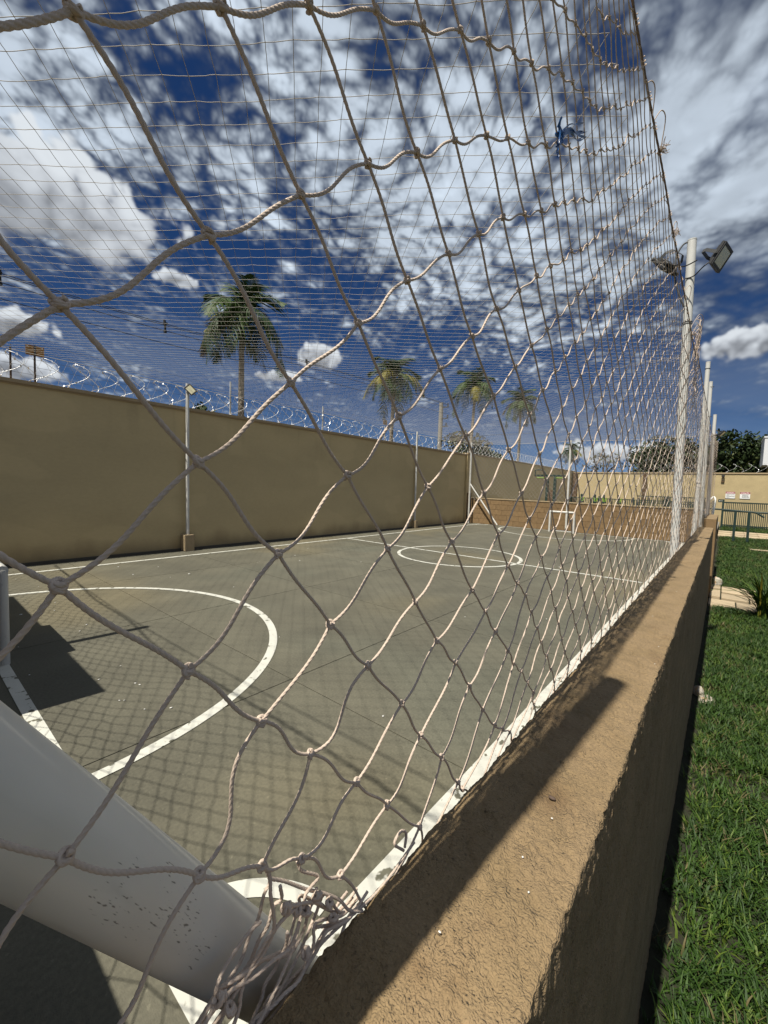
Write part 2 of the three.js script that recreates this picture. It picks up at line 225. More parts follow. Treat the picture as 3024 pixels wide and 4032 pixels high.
{
  const floor = new THREE.Group(); floor.name = 'court_floor'; floor.userData.kind = 'structure'; scene.add(floor);
  part('joint_bed', box(6.7, 0.1, 13.5, -3.3, -0.062, -6.4), M.joint, floor);
  const xs = [-6.64, -4.98, -3.3, -1.62, 0], zs = [0.2, -1.54, -3.1, -4.66, -6.2, -7.8, -9.4, -11.0, -13.1];
  for (let a = 0; a < 4; a++) for (let b = 0; b < 8; b++) {
    const w = xs[a + 1] - xs[a] - 0.006, d = zs[b] - zs[b + 1] - 0.006, g = new THREE.BoxGeometry(w, 0.1, d, 14, 1, 14);
    g.translate((xs[a] + xs[a + 1]) / 2, -0.05, (zs[b] + zs[b + 1]) / 2); const q = boxUV(g), p = q.attributes.position, c = new Float32Array(p.count * 3), tone = 1 + 0.09 * n2(a * 3.7 + 0.4, b * 2.3 + 0.7);
    for (let i = 0; i < p.count; i++) { const x = p.getX(i), z = p.getZ(i), s = fbm2(x * 0.55 + 40, z * 0.55 + 90, 4), r = 0.9 * sstep(0.04, 0.42, fbm2(x * 0.42 + 11, z * 0.42 + 71, 4)), gn = sstep(0.05, 0.4, fbm2(x * 0.6 + 87, z * 0.6 + 31, 3)), k = 1.06 * tone * (1 + 0.26 * s); c[3 * i] = k * lerp(lerp(0.12, 0.15, r), 0.1, gn * 0.4); c[3 * i + 1] = k * lerp(lerp(0.112, 0.128, r), 0.106, gn * 0.4); c[3 * i + 2] = k * lerp(lerp(0.08, 0.076, r), 0.08, gn * 0.4); }
    q.setAttribute('color', new THREE.BufferAttribute(c, 3)); part('slab', q, M.slab, floor);
  }
  // markings, 4 mm above the slabs
  const flat = (f, n, w, closed) => { const pos = [], ix = []; for (let i = 0; i <= n; i++) { const [x, z, nx, nz] = f(i / n); pos.push(x - nx * w / 2, 0.004, z - nz * w / 2, x + nx * w / 2, 0.004, z + nz * w / 2); if (i) { const a = 2 * (i - 1); ix.push(a, a + 1, a + 2, a + 2, a + 1, a + 3); } } if ((pos[5] - pos[2]) * (pos[6] - pos[0]) - (pos[3] - pos[0]) * (pos[8] - pos[2]) < 0) for (let k = 0; k < ix.length; k += 3) [ix[k], ix[k + 1]] = [ix[k + 1], ix[k]]; const g = new THREE.BufferGeometry(); g.setAttribute('position', new THREE.Float32BufferAttribute(pos, 3)); g.setIndex(ix); g.computeVertexNormals(); const nr = g.attributes.normal; for (let i = 0; i < nr.count; i++) nr.setXYZ(i, 0, 1, 0); return boxUV(g); };
  const seg = (x0, z0, x1, z1, w = 0.06) => { const l = Math.hypot(x1 - x0, z1 - z0), nx = -(z1 - z0) / l, nz = (x1 - x0) / l; return flat((t) => [lerp(x0, x1, t), lerp(z0, z1, t), nx, nz], 40, w); };
  const arc = (cx, cz, R, a0, a1, w = 0.058) => flat((t) => { const a = lerp(a0, a1, t); return [cx + R * Math.cos(a), cz + R * Math.sin(a), Math.cos(a), Math.sin(a)]; }, 120, w);
  const P = Math.PI, L = (n, g) => { const m = part(n, g, M.line, floor); m.material = M.line; return m; };
  
  L('side_line', seg(-6.08, -0.385, -6.08, -12.93)); L('side_line', seg(-0.384, -0.385, -0.384, -12.93, 0.07));
  L('end_line', seg(-6.045, -0.42, -0.445, -0.42)); L('end_line', seg(-6.045, -12.89, -0.445, -12.89));
  L('centre_line', seg(-6.045, -6.5, -0.445, -6.5));
  L('centre_circle', [arc(-3.27, -6.5, 1.07, 0.034, P - 0.034, 0.058), arc(-3.27, -6.5, 1.07, P + 0.034, 2 * P - 0.034, 0.058)]);
  L('goal_arc', arc(-3.27, -0.42, 1.76, -P + 0.022, -0.022)); L('goal_arc', arc(-3.27, -12.62, 1.8, -0.13, P + 0.13));
  L('corner_arc', arc(-0.4, -0.42, 0.34, -P + 0.11, -P / 2 - 0.13)); L('corner_arc', arc(-6.08, -0.42, 0.34, -P / 2 + 0.11, -0.11));
  L('corner_arc', arc(-0.4, -12.89, 0.34, P / 2 + 0.13, P - 0.11)); L('corner_arc', arc(-6.08, -12.89, 0.34, 0.11, P / 2 - 0.11));
}

{
  const r = rng(90), g = []; for (let k = 0; k < 70; k++) { const c = new THREE.TetrahedronGeometry(0.004 + 0.008 * r() * r(), 1); c.scale(1.4, 0.5, 1); c.rotateY(r() * 6); c.translate(-0.6 - 5.4 * r(), 0.003, k < 24 ? -0.3 - 0.8 * r() : -0.3 - 8 * r()); g.push(boxUV(c)); }
  tag(part('court_debris', g, M.fleck, scene), 'small pale chips and grit scattered on the court floor', 'debris', null, 'stuff');
}
// ------------------------------------------------------------------ walls
{ // tall wall on the left
  const t = thing('perimeter_wall', 'tall plain tan wall in shade along the left side of the court', 'wall', [-6.64, 0, 0]);
  part('wall_body', box(0.18, 2.7, 16.4, -0.09, 0.99, -4.75), M.leftwall, t);
  part('coping', [box(0.25, 0.045, 16.44, -0.09, 2.3625, -4.75), box(0.21, 0.02, 16.42, -0.09, 2.33, -4.75)], M.coping, t);
  part('base_strip', box(0.03, 0.035, 16.3, 0.015, 0.018, -4.72), M.base_strip, t);  // thin dark strip along the wall foot
  part('pilaster', box(0.06, 2.34, 0.16, 0.03, 1.172, -12.87), M.leftwall, t);
  const u = thing('perimeter_wall', 'darker stretch of the tall left wall beyond the far end of the court', 'wall', [-6.72, 0, -13]);
  part('wall_body', box(0.18, 2.7, 13.3, -0.09, 1.05, -6.66), M.leftwall, u); part('coping', box(0.25, 0.05, 13.3, -0.09, 2.428, -6.66), M.coping, u);
}
function blockWall(t, len, rows, bh, bw, thick, skip) { // courses of painted blocks with a recessed bed, along +x from the thing's base
  const r = rng(41); part('mortar_bed', box(len - 0.01, rows * bh - 0.008, thick - 0.016, len / 2, rows * bh / 2, 0), M.mortar, t);
  const shared = new Map();
  for (let k = 0; k < rows; k++) { let x = k % 2 ? -bw / 2 : 0; while (x < len - 0.001) { const a = Math.max(0, x), b = Math.min(len, x + bw), w = Math.round((b - a - 0.007) * 1000) / 1000; x += bw; if (w < 0.03) continue; if (!shared.has(w)) shared.set(w, box(w, bh - 0.007, thick, 0, 0, 0, 0.004)); const m = new THREE.Mesh(shared.get(w), M.block[Math.floor(r() * 4)]); m.name = 'block'; m.position.set((a + b) / 2, (k + 0.5) * bh, (r() - 0.5) * 0.003); m.castShadow = m.receiveShadow = true; t.add(m); } }
}
{
  const t = thing('low_block_wall', 'low orange brown block wall closing the far end of the court', 'wall', [-6.56, 0, -13.08]);
  blockWall(t, 6.56, 5, 0.172, 0.4, 0.14);
  part('cap', box(6.56, 0.03, 0.17, 3.28, 0.876, 0), M.coping, t);
  part('dark_pier', box(0.14, 1.05, 0.12, 0.01, 0.525, 0.14), M.brown, t);
  const u = thing('low_end_wall', 'low wall behind the near goal with an unseen board sized to cast the court shadow', 'wall', [-3.3, 0, 0.29]);
  part('wall_body', box(6.6, 2.2, 0.2, 0, -0.2, 0), M.block[1], u);
  part('board', box(2.68, 0.82, 0.03, -0.35, 1.31, -0.08), M.brown, u);  // unseen board, guessed and sized to cast the dark court shadow
}
// the stuccoed low wall that the camera looks along: a rough profile swept along z
const rough = (x, y, z) => { const w = fbm3(x * 15 + 3, y * 15, z * 15, 2), v = fbm3(x * 27, y * 27 + 5, z * 27, 2), rid = Math.max(0, 1 - Math.abs(w) * 12), ri2 = Math.max(0, 1 - Math.abs(v) * 11); return 0.0017 * n3(x * 88, y * 88, z * 88) + 0.0024 * n3(x * 41, y * 41, z * 41) - 0.0034 * rid * sstep(-0.15, 0.25, n3(x * 8, y * 8, z * 8)) - 0.0022 * ri2 * sstep(0.25, -0.2, n3(x * 8, y * 8, z * 8)) + 0.003 * n3(x * 9, y * 9, z * 9); };
function stuccoWall(zs, W, top, bottom, fine) {
  const prof = []; const R = 0.006, put = (x, y, nx, ny) => prof.push([x, y, nx, ny]);
  for (let y = 0.02; y < top - R - 0.01; y += 0.05) put(0, y, -1, 0);
  for (let a = 0; a <= 6; a++) { const t = Math.PI / 2 * a / 6; put(R - R * Math.cos(t), top - R + R * Math.sin(t), -Math.cos(t), Math.sin(t)); }
  for (let x = R + fine; x < W - R - fine / 2; x += fine) put(x, top, 0, 1);
  for (let a = 0; a <= 6; a++) { const t = Math.PI / 2 * a / 6; put(W - R + R * Math.sin(t), top - R + R * Math.cos(t), Math.sin(t), Math.cos(t)); }
  for (let y = top - R - fine, s = fine; y > bottom; y -= s, s = Math.min(top - y < 0.6 ? 0.0065 : 0.02, s * 1.01)) put(W, y, 1, 0);
  put(W, bottom, 1, 0);
  const n = prof.length, pos = [], uv = [], col = [], ix = [], L = [0]; for (let i = 1; i < n; i++) L.push(L[i - 1] + Math.hypot(prof[i][0] - prof[i - 1][0], prof[i][1] - prof[i - 1][1]));
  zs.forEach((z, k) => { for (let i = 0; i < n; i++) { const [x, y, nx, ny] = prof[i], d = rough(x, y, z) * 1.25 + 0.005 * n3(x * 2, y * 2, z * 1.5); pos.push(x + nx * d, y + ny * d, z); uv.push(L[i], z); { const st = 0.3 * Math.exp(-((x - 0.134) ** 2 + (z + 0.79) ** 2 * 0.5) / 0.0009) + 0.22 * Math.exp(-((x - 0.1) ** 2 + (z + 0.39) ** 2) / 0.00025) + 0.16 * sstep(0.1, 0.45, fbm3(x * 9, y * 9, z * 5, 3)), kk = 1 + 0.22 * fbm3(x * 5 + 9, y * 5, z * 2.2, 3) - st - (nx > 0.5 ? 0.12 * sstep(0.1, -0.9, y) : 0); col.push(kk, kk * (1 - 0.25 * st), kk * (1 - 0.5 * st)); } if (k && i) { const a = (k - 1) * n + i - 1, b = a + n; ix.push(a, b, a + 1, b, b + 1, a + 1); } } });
  const g = new THREE.BufferGeometry(); g.setAttribute('position', new THREE.Float32BufferAttribute(pos, 3)); g.setAttribute('uv', new THREE.Float32BufferAttribute(uv, 2)); g.setAttribute('color', new THREE.Float32BufferAttribute(col, 3)); g.setIndex(ix); g.computeVertexNormals(); return g;
}
{
  const t = thing('low_wall', 'long low tan stucco wall with rough top running along the right side of the court', 'wall');
  const sv = M.stucco.clone(); sv.vertexColors = true; const zs = []; for (let z = 0.07, s = 0.0045; z > -9.8; z -= s) { zs.push(z); s = 0.0045 + Math.max(0, -0.6 - z) * 0.0035; } zs.push(-9.8);
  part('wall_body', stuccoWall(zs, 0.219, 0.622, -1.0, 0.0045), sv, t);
  part('wall_end', box(0.21, 1.6, 0.02, 0.11, -0.19, -9.795), M.stucco, t);
  const r = rng(8), flecks = [[0.168, -0.57], [0.14, -0.62], [0.15, -0.73], [0.1, -0.44], [0.2, -1.65], [0.19, -1.85], [0.16, -3.0], [0.14, -4.6], [0.12, -2.3]];
  for (const [x, z] of flecks) { const g = new THREE.SphereGeometry(1, 7, 4); g.scale(0.0012 + 0.0014 * r(), 0.0008, 0.0012 + 0.0012 * r()); g.translate(x, 0.6235 + 0.002, z); part('paint_fleck', g, M.fleck, t); }
  { const g = new THREE.SphereGeometry(1, 10, 6); g.scale(0.007, 0.003, 0.004); g.translate(0.134, 0.6235, -0.782); part('embedded_stone', g, M.rust, t); }
  const u = thing('low_wall', 'short brown wall stub beyond the gate opening on the right', 'wall');
  const z2 = []; for (let z = -10.35; z > -13.2; z -= 0.05) z2.push(z);
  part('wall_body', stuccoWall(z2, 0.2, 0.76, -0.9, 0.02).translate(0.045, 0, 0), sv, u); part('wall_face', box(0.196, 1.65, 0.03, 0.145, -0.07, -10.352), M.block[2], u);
}
{ // wall across the back
  const t = thing('back_wall', 'sunlit pale stucco wall across the back behind the green fence', 'wall', [0, 0, -26]);
  part('wall_body', box(16, 3.2, 0.2, 1.3, 0.73, -0.1), M.backwall, t);
  part('coping', box(16, 0.06, 0.27, 1.3, 2.36, -0.1), M.coping, t);
  for (const [x, w] of [[-3.03, 0.19], [-6.52, 0.22]]) part('brown_pilaster', box(w, 2.75, 0.16, x, 0.965, 0.08), M.brown, t);
}

// ------------------------------------------------------------------ poles
const ring = (R, r, y, x = 0, z = 0) => { const g = new THREE.TorusGeometry(R, r, 6, 20); g.rotateX(Math.PI / 2); g.translate(x, y, z); return g; };
function pole(name, label, [x, y, z], [dx, h, dz], R, mat, group) {
  const t = thing(name, label, 'pole', [x, y, z], 0, group);
  part('shaft', rod(V(0, 0, 0), V(dx, h, dz), R, 20, 6), mat, t); part('end_cap', rod(V(dx, h, dz), V(dx, h + 0.012, dz), R * 1.04, 20), mat, t);
  return t;
}
function floodlight(label, at, dir, s = 1, group, roll = 0) { // the face looks along dir
  const t = thing('floodlight', label, 'floodlight', at, 0, group); const z = V(...dir).normalize().negate(), x = V(0, 1, 0).cross(z).normalize(), y = z.clone().cross(x); t.quaternion.setFromRotationMatrix(new THREE.Matrix4().makeBasis(x, y, z)); t.rotateZ(roll); t.scale.setScalar(s);
  part('housing', [box(0.27, 0.2, 0.035, 0, 0, 0, 0.008), box(0.16, 0.11, 0.04, 0, 0, 0.03, 0.006)], M.black, t);
  for (let k = 0; k < 6; k++) part('cooling_fin', box(0.004, 0.14, 0.02, -0.1 + k * 0.04, 0, 0.026), M.black, t);
  part('glass_front', box(0.22, 0.15, 0.004, 0, 0, -0.0185), M.lens, t);
  part('bezel', [box(0.27, 0.025, 0.008, 0, 0.0875, -0.02), box(0.27, 0.025, 0.008, 0, -0.0875, -0.02), box(0.025, 0.15, 0.008, 0.1225, 0, -0.02), box(0.025, 0.15, 0.008, -0.1225, 0, -0.02)], M.black, t);
  const arm = (s) => [V(s * 0.15, 0, 0), V(s * 0.15, 0, 0.1), V(s * 0.09, 0, 0.15), V(0, 0, 0.15)];
  for (const s of [-1, 1]) part('bracket_arm', arm(s).slice(1).map((p, i) => { const a = arm(s)[i], m = a.clone().lerp(p, 0.5), g = box(0.004, 0.03, a.distanceTo(p)); g.lookAt(p.clone().sub(a)); g.translate(m.x, m.y, m.z); return g; }), M.dgrey, t);
  part('cable', sweep(curve([V(0.02, -0.04, 0.05), V(0.04, -0.12, 0.08), V(0.0, -0.2, 0.13), V(0, -0.24, 0.2)], 14), 0.006, 8), M.black, t);
  return t;
}
const YT = (z) => z > -1.6 ? 2.83 : z > -5.7 ? lerp(2.83, 2.71, (-1.6 - z) / 4.1) - 0.05 * Math.sin(Math.PI * (-1.6 - z) / 4.1) * 0.4 : lerp(2.78, 2.7, (-5.7 - z) / 7); // height of the side net's top rope
{
  const g = 'white net poles on the right side of the court';
  const c = pole('net_pole', 'thick white slanting brace and post at the near court corner, bottom left', [0.015, 0, 0.13], [0, 3.42, 0], 0.038, M.white, null);
  const sc = dataTex(1024, (u, v) => { // white paint with groups of dark scrapes
    const a = F(u, v, 6, 4); let s = 0; for (const [x, y, rx, ry] of [[-0.02, 0.715, 0.05, 0.035], [0.035, 0.655, 0.06, 0.03], [0.06, 0.73, 0.03, 0.02], [0.0, 0.615, 0.05, 0.02], [0.1, 0.69, 0.04, 0.018], [0.02, 0.68, 0.07, 0.012]]) { let du = u - x; du -= Math.round(du); const q = (du / rx) ** 2 + ((v - y) / ry) ** 2; if (q < 1.7) s = Math.max(s, 0.75 * sstep(0.28, 0.4, F(u, v, 150, 2) * 0.9 + F(u, v, 60, 2) * 0.5 + 0.1 * (1 - q))); } const st = sstep(0.2, 0.5, F(u, v, 9, 4)) * 0.12, k = 0.66 * (0.95 + 0.12 * a - st); return [lerp(k, 0.05, s), lerp(k * 0.955, 0.043, s), lerp(k * 0.85, 0.032, s)]; });
  const bm = std({ map: sc, roughness: 0.4 });
  const A = V(-0.13, 0.02, -0.765), B = V(-0.087, 1.135, -0.055), b = rod(A, B, 0.0455, 48, 30), uv = b.attributes.uv; for (let i = 0; i < uv.count; i++) uv.setY(i, uv.getY(i) / 1.33);
  part('brace', b, bm, c); part('brace_foot', box(0.13, 0.012, 0.13, -0.13, 0.007, -0.775, 0.003), M.white, c);
  const p1 = pole('net_pole', 'tall white pole carrying two floodlights on the right beside the net', [-0.052, 0, -5.7], [-0.07, 4.0, -0.02], 0.043, M.galv, g);
  for (const q of [ring(0.046, 0.003, 3.1, -0.055, -0.015), ring(0.046, 0.003, 3.12, -0.055, -0.015)]) part('cable_tie', q, M.dgrey, p1);
  part('feed_cable', sweep(curve([V(-0.07, 3.99, 0.0), V(-0.14, 3.98, 0.0), V(-0.2, 3.85, 0.02), V(-0.19, 3.6, 0.04), V(-0.12, 3.35, 0.04), V(-0.09, 3.28, 0.03)], 30), 0.009, 8), M.dgrey, p1);
  floodlight('black floodlight right of the tall pole with its pale glass facing the camera', [0.14, 3.7, -5.62], [0.82, -0.5, 0.16], 1.05, 'floodlights on the tall pole');
  floodlight('dark floodlight left of the tall pole seen from behind', [-0.34, 3.74, -5.6], [-0.72, -0.6, -0.3], 1.05, 'floodlights on the tall pole');
  const p2 = pole('net_pole', 'second white pole with a leaning foot brace left of the gate opening', [-0.06, 0, -9.7], [0.0, 3.66, 0], 0.036, M.white, g);
  part('brace', rod(V(-0.05, 0.05, -0.1), V(-0.005, 1.34, -0.42), 0.026, 14, 2), M.white, p2);
  for (const q of [ring(0.04, 0.004, 3.55), ring(0.04, 0.004, 1.45)]) part('cable_tie', q, M.dgrey, p2);
  const p3 = pole('net_pole', 'third white pole right of the gate opening with a latch bracket', [-0.03, 0, -11.2], [-0.02, 3.62, 0], 0.034, M.white, g);
  part('latch_bracket', [box(0.05, 0.012, 0.06, 0.05, 0.82, 0.05), box(0.012, 0.07, 0.06, 0.075, 0.78, 0.05)], M.white, p3); for (const q of [ring(0.039, 0.004, 3.52), ring(0.039, 0.004, 2.6), ring(0.039, 0.004, 2.9)]) part('cable_tie', q, M.dgrey, p3);
  const p4 = pole('net_pole', 'farthest white corner pole wrapped in gathered netting', [0.03, 0, -13.0], [-0.01, 3.2, 0], 0.036, M.white, g);
  part('brace', sweep(curve([V(0.0, 1.1, -1.2), V(0.07, 1.2, -1.25), V(0.11, 1.15, -1.2), V(0.09, 0.7, -0.9)], 16), 0.022, 10), M.white, p4);
  floodlight('small dark floodlight near the top of the farthest corner pole', [0.18, 2.72, -12.85], [0.7, -0.6, 0.1], 0.85, null);
  part('rail', rod(V(-0.03, 0.06, 0), V(-0.03, 0.9, 1.5), 0.02, 8), M.white, p4);
  // left side
  const gl = 'white poles standing against the left wall';
  const l1 = pole('net_pole', 'white pole on a square concrete base against the left wall with a lamp above', [-6.55, 0, -3.18], [-0.02, 2.75, 0], 0.027, M.white, gl);
  part('concrete_base', box(0.16, 0.27, 0.16, 0, 0.136, 0, 0.006), M.coping, l1);
  const l2 = pole('net_pole', 'slim white pole midway along the left wall', [-6.57, 0, -9.76], [-0.02, 2.77, 0], 0.027, M.white, gl); part('concrete_base', box(0.16, 0.22, 0.12, 0, 0.11, 0, 0.006), M.coping, l2);
  const l3 = pole('net_pole', 'white pole with a diagonal brace in the far left court corner', [-6.43, 0, -12.78], [-0.02, 2.76, 0], 0.03, M.white, gl); part('brace', rod(V(0, 1.36, 0), V(1.05, 0.03, 0), 0.024, 12, 2), M.white, l3);
  pole('net_pole', 'white pole behind the small goal in the middle of the far end', [-3.27, 0, -12.95], [-0.01, 2.72, 0], 0.03, M.white, null);
  pole('net_pole', 'white pole behind the near goal', [-3.27, 0, 0.15], [0, 2.62, 0], 0.03, M.white, null);
  floodlight('small lamp with a pale diamond face on top of the left wall pole', [-6.5, 2.66, -3.2], [0.8, 0.12, 0.5], 0.6, null, Math.PI / 4);
}
{ // two small goals
  const t = thing('small_goal', 'small white tube goal at the far end of the court', 'goal', [-3.31, 0, -12.62]);
  const R = 0.029; for (const s of [-1, 1]) { part('upright', rod(V(s * 0.34, 0, 0), V(s * 0.34, 0.6, 0), R, 14), M.white, t); part('side_base', rod(V(s * 0.34, 0.02, -0.02), V(s * 0.34, 0.02, -0.3), R * 0.7, 10), M.white, t); part('stay', rod(V(s * 0.34, 0.58, -0.01), V(s * 0.34, 0.03, -0.3), R * 0.55, 8), M.white, t); }
  part('crossbar', rod(V(-0.364, 0.6, 0), V(0.364, 0.6, 0), R, 14), M.white, t); part('back_bar', rod(V(-0.35, 0.02, -0.3), V(0.35, 0.02, -0.3), R * 0.7, 10), M.white, t);
  copyOf(t, 'small goal upright at the left edge beside the dark shadow', [-3.4, 0, -0.43], Math.PI);
}

// ------------------------------------------------------------------ nets
const rk = rng(2024);
{
  const net = thing('side_net', 'coarse knotted rope net hung along the right side, filling the foreground', 'net');
  // how the hanging net departs from an even mesh: column, row, up, along (millimetres)
  const D = [0, 0, 0, 0, 1, 1, -4, -7, 2, 2, -13, -11, 3, 3, -22, -13, 4, 4, -44, -17, 5, 5, -63, -18, 6, 6, -92, -19, 1, -1, -4, 0, 2, 0, -12, -1, 3, 1, -17, -4, 4, 2, -25, -6, 5, 3, -43, -9, 6, 4, -64, -10, 7, 5, -89, -4, 2, -2, 3, 11, 3, -1, -8, 7, 4, 0, -19, 5, 5, 1, -28, 2, 6, 2, -44, -3, 7, 3, -64, 2, 3, -3, 5, 27, 4, -2, -9, 21, 5, -1, -18, 18, 4, -4, 29, 53, 5, -3, -2, 40, 6, -2, -14, 33, 5, -5, 40, 68, 6, -4, 14, 67, 7, -3, -17, 42, 6, -6, 58, 103, 7, -7, 82, 128, 8, -8, 96, 158, 0, -2, 0, 4, 1, -3, 4, 7, 2, -4, 21, 26, 3, -5, 48, 53, 4, -6, 65, 67, 5, -7, 85, 91, 6, -8, 93, 99, 0, 2, -1, -9, 1, 3, -5, -18, 2, 4, -20, -16, 3, 5, -37, -21, 4, 6, -73, -19, 5, 7, -96, -20, 6, 8, -135, -16, 0, -4, -8, 3, 1, -5, -1, -2, 2, -6, 51, 23, 3, -7, 118, 65, 4, -8, 141, 91];
  const tab = (x, ...p) => { let k = 0; while (k < p.length - 4 && x > p[k + 2]) k += 2; return lerp(p[k + 1], p[k + 3], clamp((x - p[k]) / (p[k + 2] - p[k]))); };
  const ZC = [-0.076]; for (let i = 0; i < 160; i++) ZC.push(ZC[i] - tab(i, 0, 0.093, 8.5, 0.092, 10, 0.076, 15, 0.066, 24, 0.08, 34, 0.102, 42, 0.128, 50, 0.145));
  const zc = (i) => i < 0 ? -0.076 - 0.093 * i : ZC[i];
  const reg = (i, j) => [1.313 - 0.02 * clamp(i / 6) + j * tab(i, 0, 0.0945, 6, 0.08, 8, 0.074, 10, 0.07, 14, 0.061, 18, 0.058), zc(i) + 0.0027 * clamp(i, 0, 9) * Math.max(0, -j)];
  const at = new Map();
  const pos = (i, j) => {
    const key = i * 100 + j; if (at.has(key)) return at.get(key);
    let [y, z] = reg(i, j), wy = 0, wz = 0, ws = 0.05, exact = null;
    if (i < 12) for (let k = 0; k < D.length; k += 4) { const [ry, rz] = reg(D[k], D[k + 1]), ty = 1.313 + 0.0945 * D[k + 1] + D[k + 2] / 1000, tz = -0.076 - 0.093 * D[k] + D[k + 3] / 1000; if (D[k] === i && D[k + 1] === j) { exact = [ty, tz]; break; } const d2 = (D[k] - i) ** 2 + (D[k + 1] - j) ** 2, w = Math.exp(-d2 / 3); wy += w * (ty - ry); wz += w * (tz - rz); ws += w; }
    if (exact) [y, z] = exact; else { y += wy / ws; z += wz / ws; const far = sstep(6, 40, i); y += (rk() - 0.5) * lerp(0.006, 0.02, far); z += (rk() - 0.5) * lerp(0.008, 0.03, far); }
    const top = YT(z); if (y > top - 0.012) y = top - 0.012;
    const x = i < 60 ? 0.0 + 0.004 * (rk() - 0.5) : -0.005 + 0.02 * n2(i * 0.2, j * 0.3); const p = V(x - (y < 0.63 && i > 6 ? 0.012 : 0), y, z); at.set(key, p); return p;
  };
  const IMAX = ZC.findIndex((z) => z < -12.95), jLow = (i) => i <= 0 ? -6 : i === 1 ? -5 : i === 2 ? -6 : i === 3 ? -7 : i === 4 ? -8 : i < 9 ? -9 : -13, jTop = 27;
  const ok = (i, j) => i >= -2 && i <= IMAX && j >= jLow(i) && j <= jTop && reg(i, j)[0] < YT(reg(i, j)[1]) + 0.045;
  const R0 = 0.00225, cords = [], knots = [];
  const cordPts = (a, b, n, k = 1, wave = 1) => { // a cord between two knots: it leaves each knot along the pull, sags a little and waves
    const up = b.y > a.y, lo = up ? a : b, hi = up ? b : a, d = hi.clone().sub(lo), L = d.length(), sag = (up ? 0.0028 + 0.0035 * rk() : 0.0006 + 0.002 * rk()) * k, sw = ((up ? 0.0035 : 0.0022) * (0.5 + rk()) * (rk() < 0.75 ? 1 : -0.6)) * wave, ox = (rk() - 0.5) * 0.005, pts = [];
    for (let q = 0; q <= 8; q++) { const t = q / 8, p = lo.clone().addScaledVector(d, t); p.y -= sag * 4 * t * (1 - t); const w = -Math.sin(2 * Math.PI * t) * sw; p.y += w * Math.abs(d.z) / L; p.z -= w * Math.sign(d.z) * Math.abs(d.y) / L; p.x += ox * 4 * t * (1 - t); pts.push(p); }
    return curve(pts, n);
  };
  for (let i = -2; i < IMAX; i++) for (let j = -13; j <= jTop; j++) {
    if (((i + j) % 2 + 2) % 2 || !ok(i, j)) continue; knots.push([i, j]);
    for (const dj of [1, -1]) if (ok(i + 1, j + dj)) cords.push([i, j, j + dj]);
  }
  const far = [], farKnots = [];
  const single = (i, p) => i >= -1 && i < 11 && p.y < 2.36;
  for (const [i, j, k] of cords) {
    const a = pos(i, j), b = pos(i + 1, k), len = a.distanceTo(b), low = j < -4 || k < -4, slack = i < 4 && low ? 2 : i < 8 && j < -5 ? 1.4 : 1, wave = i < 4 && low ? 3 : i > 12 ? 1.1 : 1;
    if (single(i, a)) { const st = i < 4 ? 0.0013 : i < 7 ? 0.002 : 0.003, m = i < 4 ? 18 : i < 7 ? 12 : 9; part('cord', sweep(cordPts(a, b, Math.ceil(len / st), slack, wave), R0 * (i < 2 ? 1 : 0.9) * (0.97 + 0.06 * rk()), m, { pitch: 0.019, phase: rk() * 6, cap: false }), M.rope, net); }
    else if (i < 20) far.push(sweep(cordPts(a, b, Math.ceil(len / 0.005), 1, wave), R0 * 0.82, 7, { pitch: 0.019, phase: rk() * 6, cap: false }));
    else far.push(sweep(cordPts(a, b, i < 40 ? 8 : 5, i > 60 ? 1.6 : 1.1, wave), R0 * tab(i, 0, 0.82, 22, 0.82, 36, 0.74, 60, 0.72), 5, { cap: false }));
  }
  // knots: two turns of cord round each other
  const knotGeo = (seed, n, m) => { const r = rng(seed), a = [], b = []; for (let k = 0; k <= n; k++) { const t = k / n, th = t * Math.PI * 3.6 + seed; a.push(V(Math.cos(th) * R0 * 1.15, lerp(-1.75, 1.75, t) * R0, Math.sin(th) * R0 * 1.25)); const ph = t * Math.PI * 2.2 - 0.6; b.push(V(R0 * 1.1 * Math.cos(ph * 1.1 + 1), R0 * (0.5 + 1.3 * Math.sin(ph)), R0 * 1.9 * Math.cos(ph))); } const o = { pitch: m > 6 ? 0.019 : 0 }; return join([sweep(a, R0 * 0.98, m, o), sweep(b, R0 * 0.9, m, o)]); };
  const KG = [1, 2, 3, 4].map((s) => knotGeo(s * 1.7, 44, 12)), KF = knotGeo(2, 10, 5);
  for (const [i, j] of knots) {
    const p = pos(i, j), e = new THREE.Euler((rk() - 0.5) * 0.7, (rk() - 0.5) * 1.2, (rk() - 0.5) * 0.3), s = (i < 2 ? 1 : 0.93) + 0.14 * rk();
    if (single(i, p)) { const m = new THREE.Mesh(KG[Math.floor(rk() * 4)], M.rope); m.name = 'knot'; m.position.copy(p); m.rotation.copy(e); m.scale.setScalar(s); m.castShadow = m.receiveShadow = true; net.add(m); }
    else farKnots.push(KF.clone().applyMatrix4(new THREE.Matrix4().compose(p, new THREE.Quaternion().setFromEuler(e), V(s * 0.85, s * 0.95, s * 0.85))));
  }
  tag(part('cord_mesh', far, M.rope, net), null, null, null, 'stuff'); tag(part('knot_mesh', farKnots, M.rope, net), null, null, null, 'stuff');
  // top rope, its lashings and loose ends
  const tr = []; for (let z = 0.13; z > -13; z -= 0.12) tr.push(V(0.002 + 0.006 * n2(z * 1.3, 2), YT(z) + 0.008 * n2(z * 2.1, 5), z)); part('top_rope', sweep(curve(tr, 500), 0.0048, 7, { pitch: 0.03 }), M.ropeDark, net);
